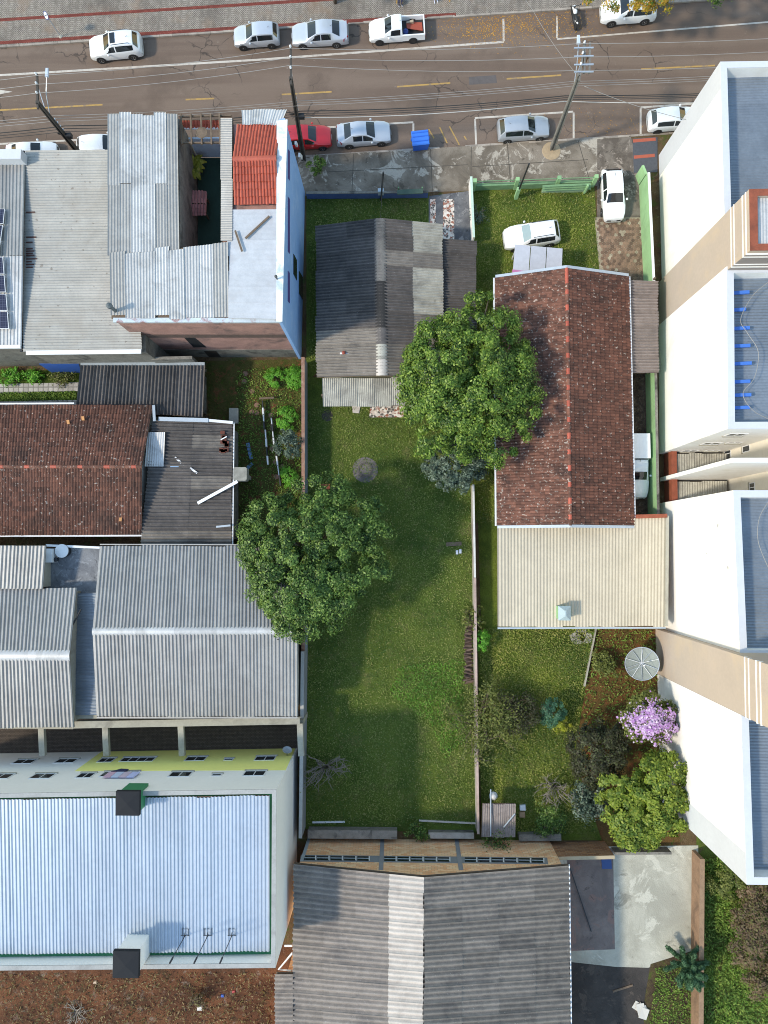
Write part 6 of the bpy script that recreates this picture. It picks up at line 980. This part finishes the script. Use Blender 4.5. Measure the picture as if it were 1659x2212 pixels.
# vegetable plot things
for i, (x0, y0, x1, y1) in enumerate(((569, 868, 573, 928), (575, 930, 581, 1005), (588, 905, 594, 962), (596, 965, 608, 1050))):
    t = thing('bean_trellis', ('low plastic wrapped trellis under the dark cross board', 'low plastic wrapped trellis continuing the row from the cross board', 'low plastic wrapped trellis beside the upper bright green clump', 'longest plastic wrapped trellis beside the young grey leaved tree')[i], 'trellis', G((x0+x1)/2, (y0+y1)/2), group='trellises in the vegetable plot'); a, b = G(x0, y0), G(x1, y1)
    for k in range(4): p, q = a.lerp(b, k/4), a.lerp(b, (k+1)/4); MB().bar(p+Vector((0, 0, .35)), q+Vector((0, 0, .35)), .07+.04*(k % 2), .3).build('plastic_wrap', WHITEM if (k+i) % 3 else PLASTIC, t); MB().bar(p, p+Vector((0, 0, .55)), .05).build('stake', TIMBER, t)
o = MB().bar(G(560, 861, .5), G(592, 859, .5), .14, .08).build('plot_board', TIMBER); tag(o, 'dark board across the head of the bean trellises', 'board'); BT = surf('blue_sheet', hx('6a86b0'), .1, 3)
for i, (x0, y0, x1, y1) in enumerate(((535, 957, 543, 992), (545, 1001, 532, 1013))): o = MB().bar(G(x0, y0, .05), G(x1, y1, .06), .26, .06).build('blue_board', BT); tag(o, ('long', 'short')[i]+' light blue board lying in the plot beside the water tank', 'board')
STEP = surf('terracotta_disc', hx('7d5f50'), .15, 3); so_ = None
for x, y in ((530, 807), (528, 824), (545, 845), (555, 875), (544, 890), (555, 892), (570, 888), (585, 897), (588, 918), (588, 926), (592, 952), (587, 970), (595, 998), (610, 1008), (597, 1030)):
    p = G(x, y); 
    if so_ is None: so_ = MB().lathe((0, 0, 0), [(.2, 0), (.2, .05), (.17, .06)], 14).build('stepping_stone', STEP); o = so_
    else: o = so_.copy(); COL.objects.link(o)
    o.location = p; tag(o, 'round terracotta stepping stone in the vegetable plot path', 'stepping stone', 'stepping stones of the vegetable plot')
p = G(507, 900); o = MB().box((p.x-.35, p.y-.6, 0), (p.x+.35, p.y+.6, .45)).build('concrete_trough', CONCW); tag(o, 'pale concrete block at the lean-to corner in the plot', 'trough')
# concrete yard things
o = MB().prism(xyv(G(1297, 1834), G(1319, 1834), G(1321, 1876), G(1300, 1876)), .037, .07).build('blue_door', plain('blue_panel', hx('2d4a80'))); tag(o, 'dark blue panel lying on the shaded yard floor', 'panel'); o = MB().bar(G(1229, 1868, .2), G(1277, 2012, .08), .07, .07).build('long_pole', DARKM); tag(o, 'long black pole lying across the shaded reddish yard', 'pole')
o = MB().bar(G(1324, 2142, .05), G(1367, 2128, .06), .14, .05).build('yard_plank', TIMBER); tag(o, 'single weathered plank on the dark yard', 'plank'); c = G(1385, 2178); mb = MB()
for k in range(5): a = random.uniform(0, 3); p = c+Vector((random.uniform(-.3, .3), random.uniform(-.3, .3), .03+k*.03)); x = Vector((math.cos(a), math.sin(a), 0))*.4; y = Vector((-math.sin(a), math.cos(a), 0))*.3; mb.hexa([p-x-y, p+x-y, p+x+y, p-x+y, p-x-y+Vector((0, 0, .03)), p+x-y+Vector((0, 0, .05)), p+x+y+Vector((0, 0, .02)), p-x+y+Vector((0, 0, .06))])
o = mb.build('paper_heap', plain('crumpled_paper', hx('c4c0b6'), .9)); tag(o, 'heap of crumpled white sheets dumped on the dark yard', 'paper heap')
for i, (x, y, m_) in enumerate(((1128, 1742, WHITEM), (1127, 1757, plain('cardboard', hx('9a7f60'))))): p = G(x, y); o = MB().hexa([p+Vector(v) for v in ((-.22, -.2, 0), (.22, -.2, 0), (.24, .2, 0), (-.22, .2, 0), (-.2, -.2, .3), (.22, -.22, .26), (.2, .2, .3), (-.2, .18, .3))]).build('discarded_box', m_); tag(o, ('white', 'brown cardboard')[i]+' box discarded beside the little corrugated shed', 'box')
p = G(1065, 1718); o = MB().lathe(p, [(.3, 0), (.34, .15), (.18, .35), (.05, .4)], 9).build('white_sack', WHITEM); tag(o, 'white plastic sack on the grass behind the little shed', 'sack')
o = MB().bar(G(1288, 1352, .15), G(1262, 1482, .15), .1, .3).build('low_kerb_wall', CONCW); tag(o, 'low thin concrete kerb between the back lawn and the weedy garden', 'kerb')
for i, (x, y, s) in enumerate(((1247, 1378, .7), (1266, 1378, .6), (1255, 1362, .5))): p = G(x, y); o = MB().prism([(p.x+s*math.cos(a)*random.uniform(.7, 1), p.y+s*.8*math.sin(a)*random.uniform(.7, 1)) for a in [k*PI/3.5 for k in range(7)]], 0, .06).build('concrete_slab', FIBROL); tag(o, 'broken concrete slab on the soil below the cream roof', 'slab', 'broken slabs below the cream roof')
p = G(56, 2060); 
for i, (x, y, c_) in enumerate(((481, 2150, '2f55a8'), (505, 2141, 'a03a3a'), (432, 2176, 'c9c4bc'), (206, 2121, 'c0a890'))): p = G(x, y); o = MB().hexa([p+Vector(v)*(1.6 if i == 2 else 1) for v in ((-.15, -.1, 0), (.15, -.12, 0), (.12, .12, 0), (-.12, .1, 0), (-.1, -.08, .12), (.12, -.1, .08), (.1, .1, .12), (-.1, .06, .1))]).build('litter_item', plain('litter_'+c_, hx(c_))); tag(o, ('blue plastic', 'red plastic', 'large white', 'small tan')[i]+' piece of litter on the red dirt lot', 'litter')
# white downpipes by the warehouse
t = thing('downpipe', 'bent white drain pipe between the apartment block and the warehouse', 'pipe', G(636, 2060)); MB().tube([G(632, 2043, 4.2), G(615, 2043, 4.0)], .07, 8).build('pipe', WHITEM, t); MB().tube([G(632, 2058, 4.3), G(602, 2094, 3.6), G(630, 2097, 4.2)], .07, 8).build('elbow', WHITEM, t)
def smoothpath(P):
    out = []
    for i in range(len(P)-1):
        a, b, c, d = P[max(i-1, 0)], P[i], P[i+1], P[min(i+2, len(P)-1)]
        for k in range(6): u = k/6; out.append(.5*((2*b)+(c-a)*u+(2*a-5*b+4*c-d)*u*u+(3*b-3*c+d-a)*u**3))
    return out+[P[-1]]
# cables lying on the white block's roofs
for lab, pts in (('thin white cable curling over the blue beams of the roof', [(1659, 610, 11.6), (1625, 640, 11.5), (1600, 690, 11.45), (1615, 720, 11.5), (1638, 760, 11.5), (1630, 815, 11.5), (1605, 850, 11.4), (1625, 885, 11.4), (1659, 905, 11.4)]), ('thin white cable hanging across the roof beyond the light well', [(1659, 1085, 12.3), (1640, 1120, 12.2), (1638, 1170, 12.2), (1659, 1225, 12.2)])): o = MB().tube(smoothpath(Gs(pts)), .02, 5).build('roof_cable', WIREL); tag(o, lab, 'cable')
o = MB().tube(Gs([(175, 1316, 4.4), (157, 1350, 4.6)]), .06, 6).build('black_hose', PLASTIC); tag(o, 'short black hose hanging between the two ribbed roofs', 'hose')
# ---------------------------------------------------------------- people and chairs at the far pavement
YC = plain('yellow_plastic', hx('d9a520'), .4)
def chair(label, px, py, rz):
    t = thing('plastic_chair', label, 'chair', G(px, py), rz)
    def a(mb, nm): o = mb.build(nm, YC); o.parent = t
    for x in (-.2, .2):
        for y in (-.2, .2): a(MB().bar((x*1.15, y*1.15, 0), (x, y, .43), .05), 'leg')
    a(MB().box((-.23, -.23, .42), (.23, .23, .46)), 'seat'); a(MB().hexa([(-.23, .2, .45), (.23, .2, .45), (.23, .24, .45), (-.23, .24, .45), (-.21, .28, .85), (.21, .28, .85), (.21, .31, .85), (-.21, .31, .85)]), 'backrest')
    for x in (-.25, .25): a(MB().bar((x, -.2, .64), (x, .24, .66), .05, .04), 'armrest')
chair('yellow plastic chair on the far pavement under the seated person', 863, 1, RD(180)); chair('yellow plastic chair on the far pavement past the person in white', 968, -4, RD(160))
def person(label, px, py, rz, seated, top, legs, shoe):
    t = thing('person', label, 'person', G(px, py), rz); V = {}; E = []
    def P(n, co, r, par=None): V[n] = (len(V), co, r); E.append((V[par][0], V[n][0])) if par else None
    zh = .5 if seated else .92
    P('pel', (0, 0, zh), .15); P('wa', (0, .02, zh+.18), .14, 'pel'); P('ch', (0, .0, zh+.42), .17, 'wa'); P('ne', (0, 0, zh+.58), .065, 'ch'); P('hd', (0, -.02, zh+.68), .085, 'ne'); P('ht', (0, -.01, zh+.8), .085, 'hd')
    for s, n in ((-1, 'l'), (1, 'r')):
        P('sh'+n, (s*.19, 0, zh+.5), .06, 'ch'); P('el'+n, (s*.26, -.05, zh+.24), .045, 'sh'+n); P('wr'+n, (s*.2, -.25 if seated else -.1, zh+(.15 if seated else .0)), .032, 'el'+n)
        P('hi'+n, (s*.1, 0, zh-.04), .1, 'pel'); P('kn'+n, (s*.12, -.42 if seated else -.03, .48), .065, 'hi'+n); P('an'+n, (s*.12, -.42 if seated else .0, .09), .042, 'kn'+n); P('to'+n, (s*.13, -.6 if seated else -.2, .04), .04, 'an'+n)
        for k in range(5): P('f%d%s' % (k, n), (s*.2+(k-2)*.018*1, (-.34 if seated else -.12)-(.0 if k else -.03), zh+(.14 if seated else -.09)-(.01*abs(k-2))), .009, 'wr'+n)
    me = bpy.data.meshes.new('body'); me.from_pydata([v[1] for v in V.values()], E, []); o = bpy.data.objects.new('body', me); COL.objects.link(o); o.parent = t
    sk_ = o.modifiers.new('skin', 'SKIN'); o.modifiers.new('sub', 'SUBSURF').render_levels = 2
    for v, (i, co, r) in zip(me.skin_vertices[0].data, V.values()): v.radius = (r, r)
    me.skin_vertices[0].data[0].use_root = True
    nt = NT('person_skin_and_clothes_'+top); tc = nt.n.new('ShaderNodeTexCoord'); sx = nt.n.new('ShaderNodeSeparateXYZ'); nt.L(tc.outputs['Object'], sx.inputs[0]); zc = sx.outputs[2]
    col = nt.mix(nt.ramp(zc, .08, .1), hx(shoe), hx(legs)); col = nt.mix(nt.ramp(zc, zh+.05, zh+.07), col, hx(top)); col = nt.mix(nt.ramp(zc, zh+.55, zh+.57), col, hx('b58a70')); me.materials.append(nt.done(col, .8))
    MB().lathe((0, .0, zh+.76), [(.09, -.04), (.1, .02), (.085, .09), (.03, .13)], 12).build('hair', plain('dark_hair', hx('2a211c'), .7)).parent = t
person('person in dark blue trousers and white shoes sitting on the far pavement', 863, 1, RD(10), True, '5a6a80', '23284d', 'd0d0d4'); person('person in white trousers standing on the far pavement', 941, 3, RD(20), False, 'b9a9c9', 'd5cfe0', 'e0e0e4')
T('pavement_tree', 'slim street tree rooted in the herringbone pavement', 716, -85, 4.2, (1.6, 1.4, 1.2), 40, .4, 70, .15, L1, BARK, .12, base=(G(724, 6).x, G(724, 6).y, 0))
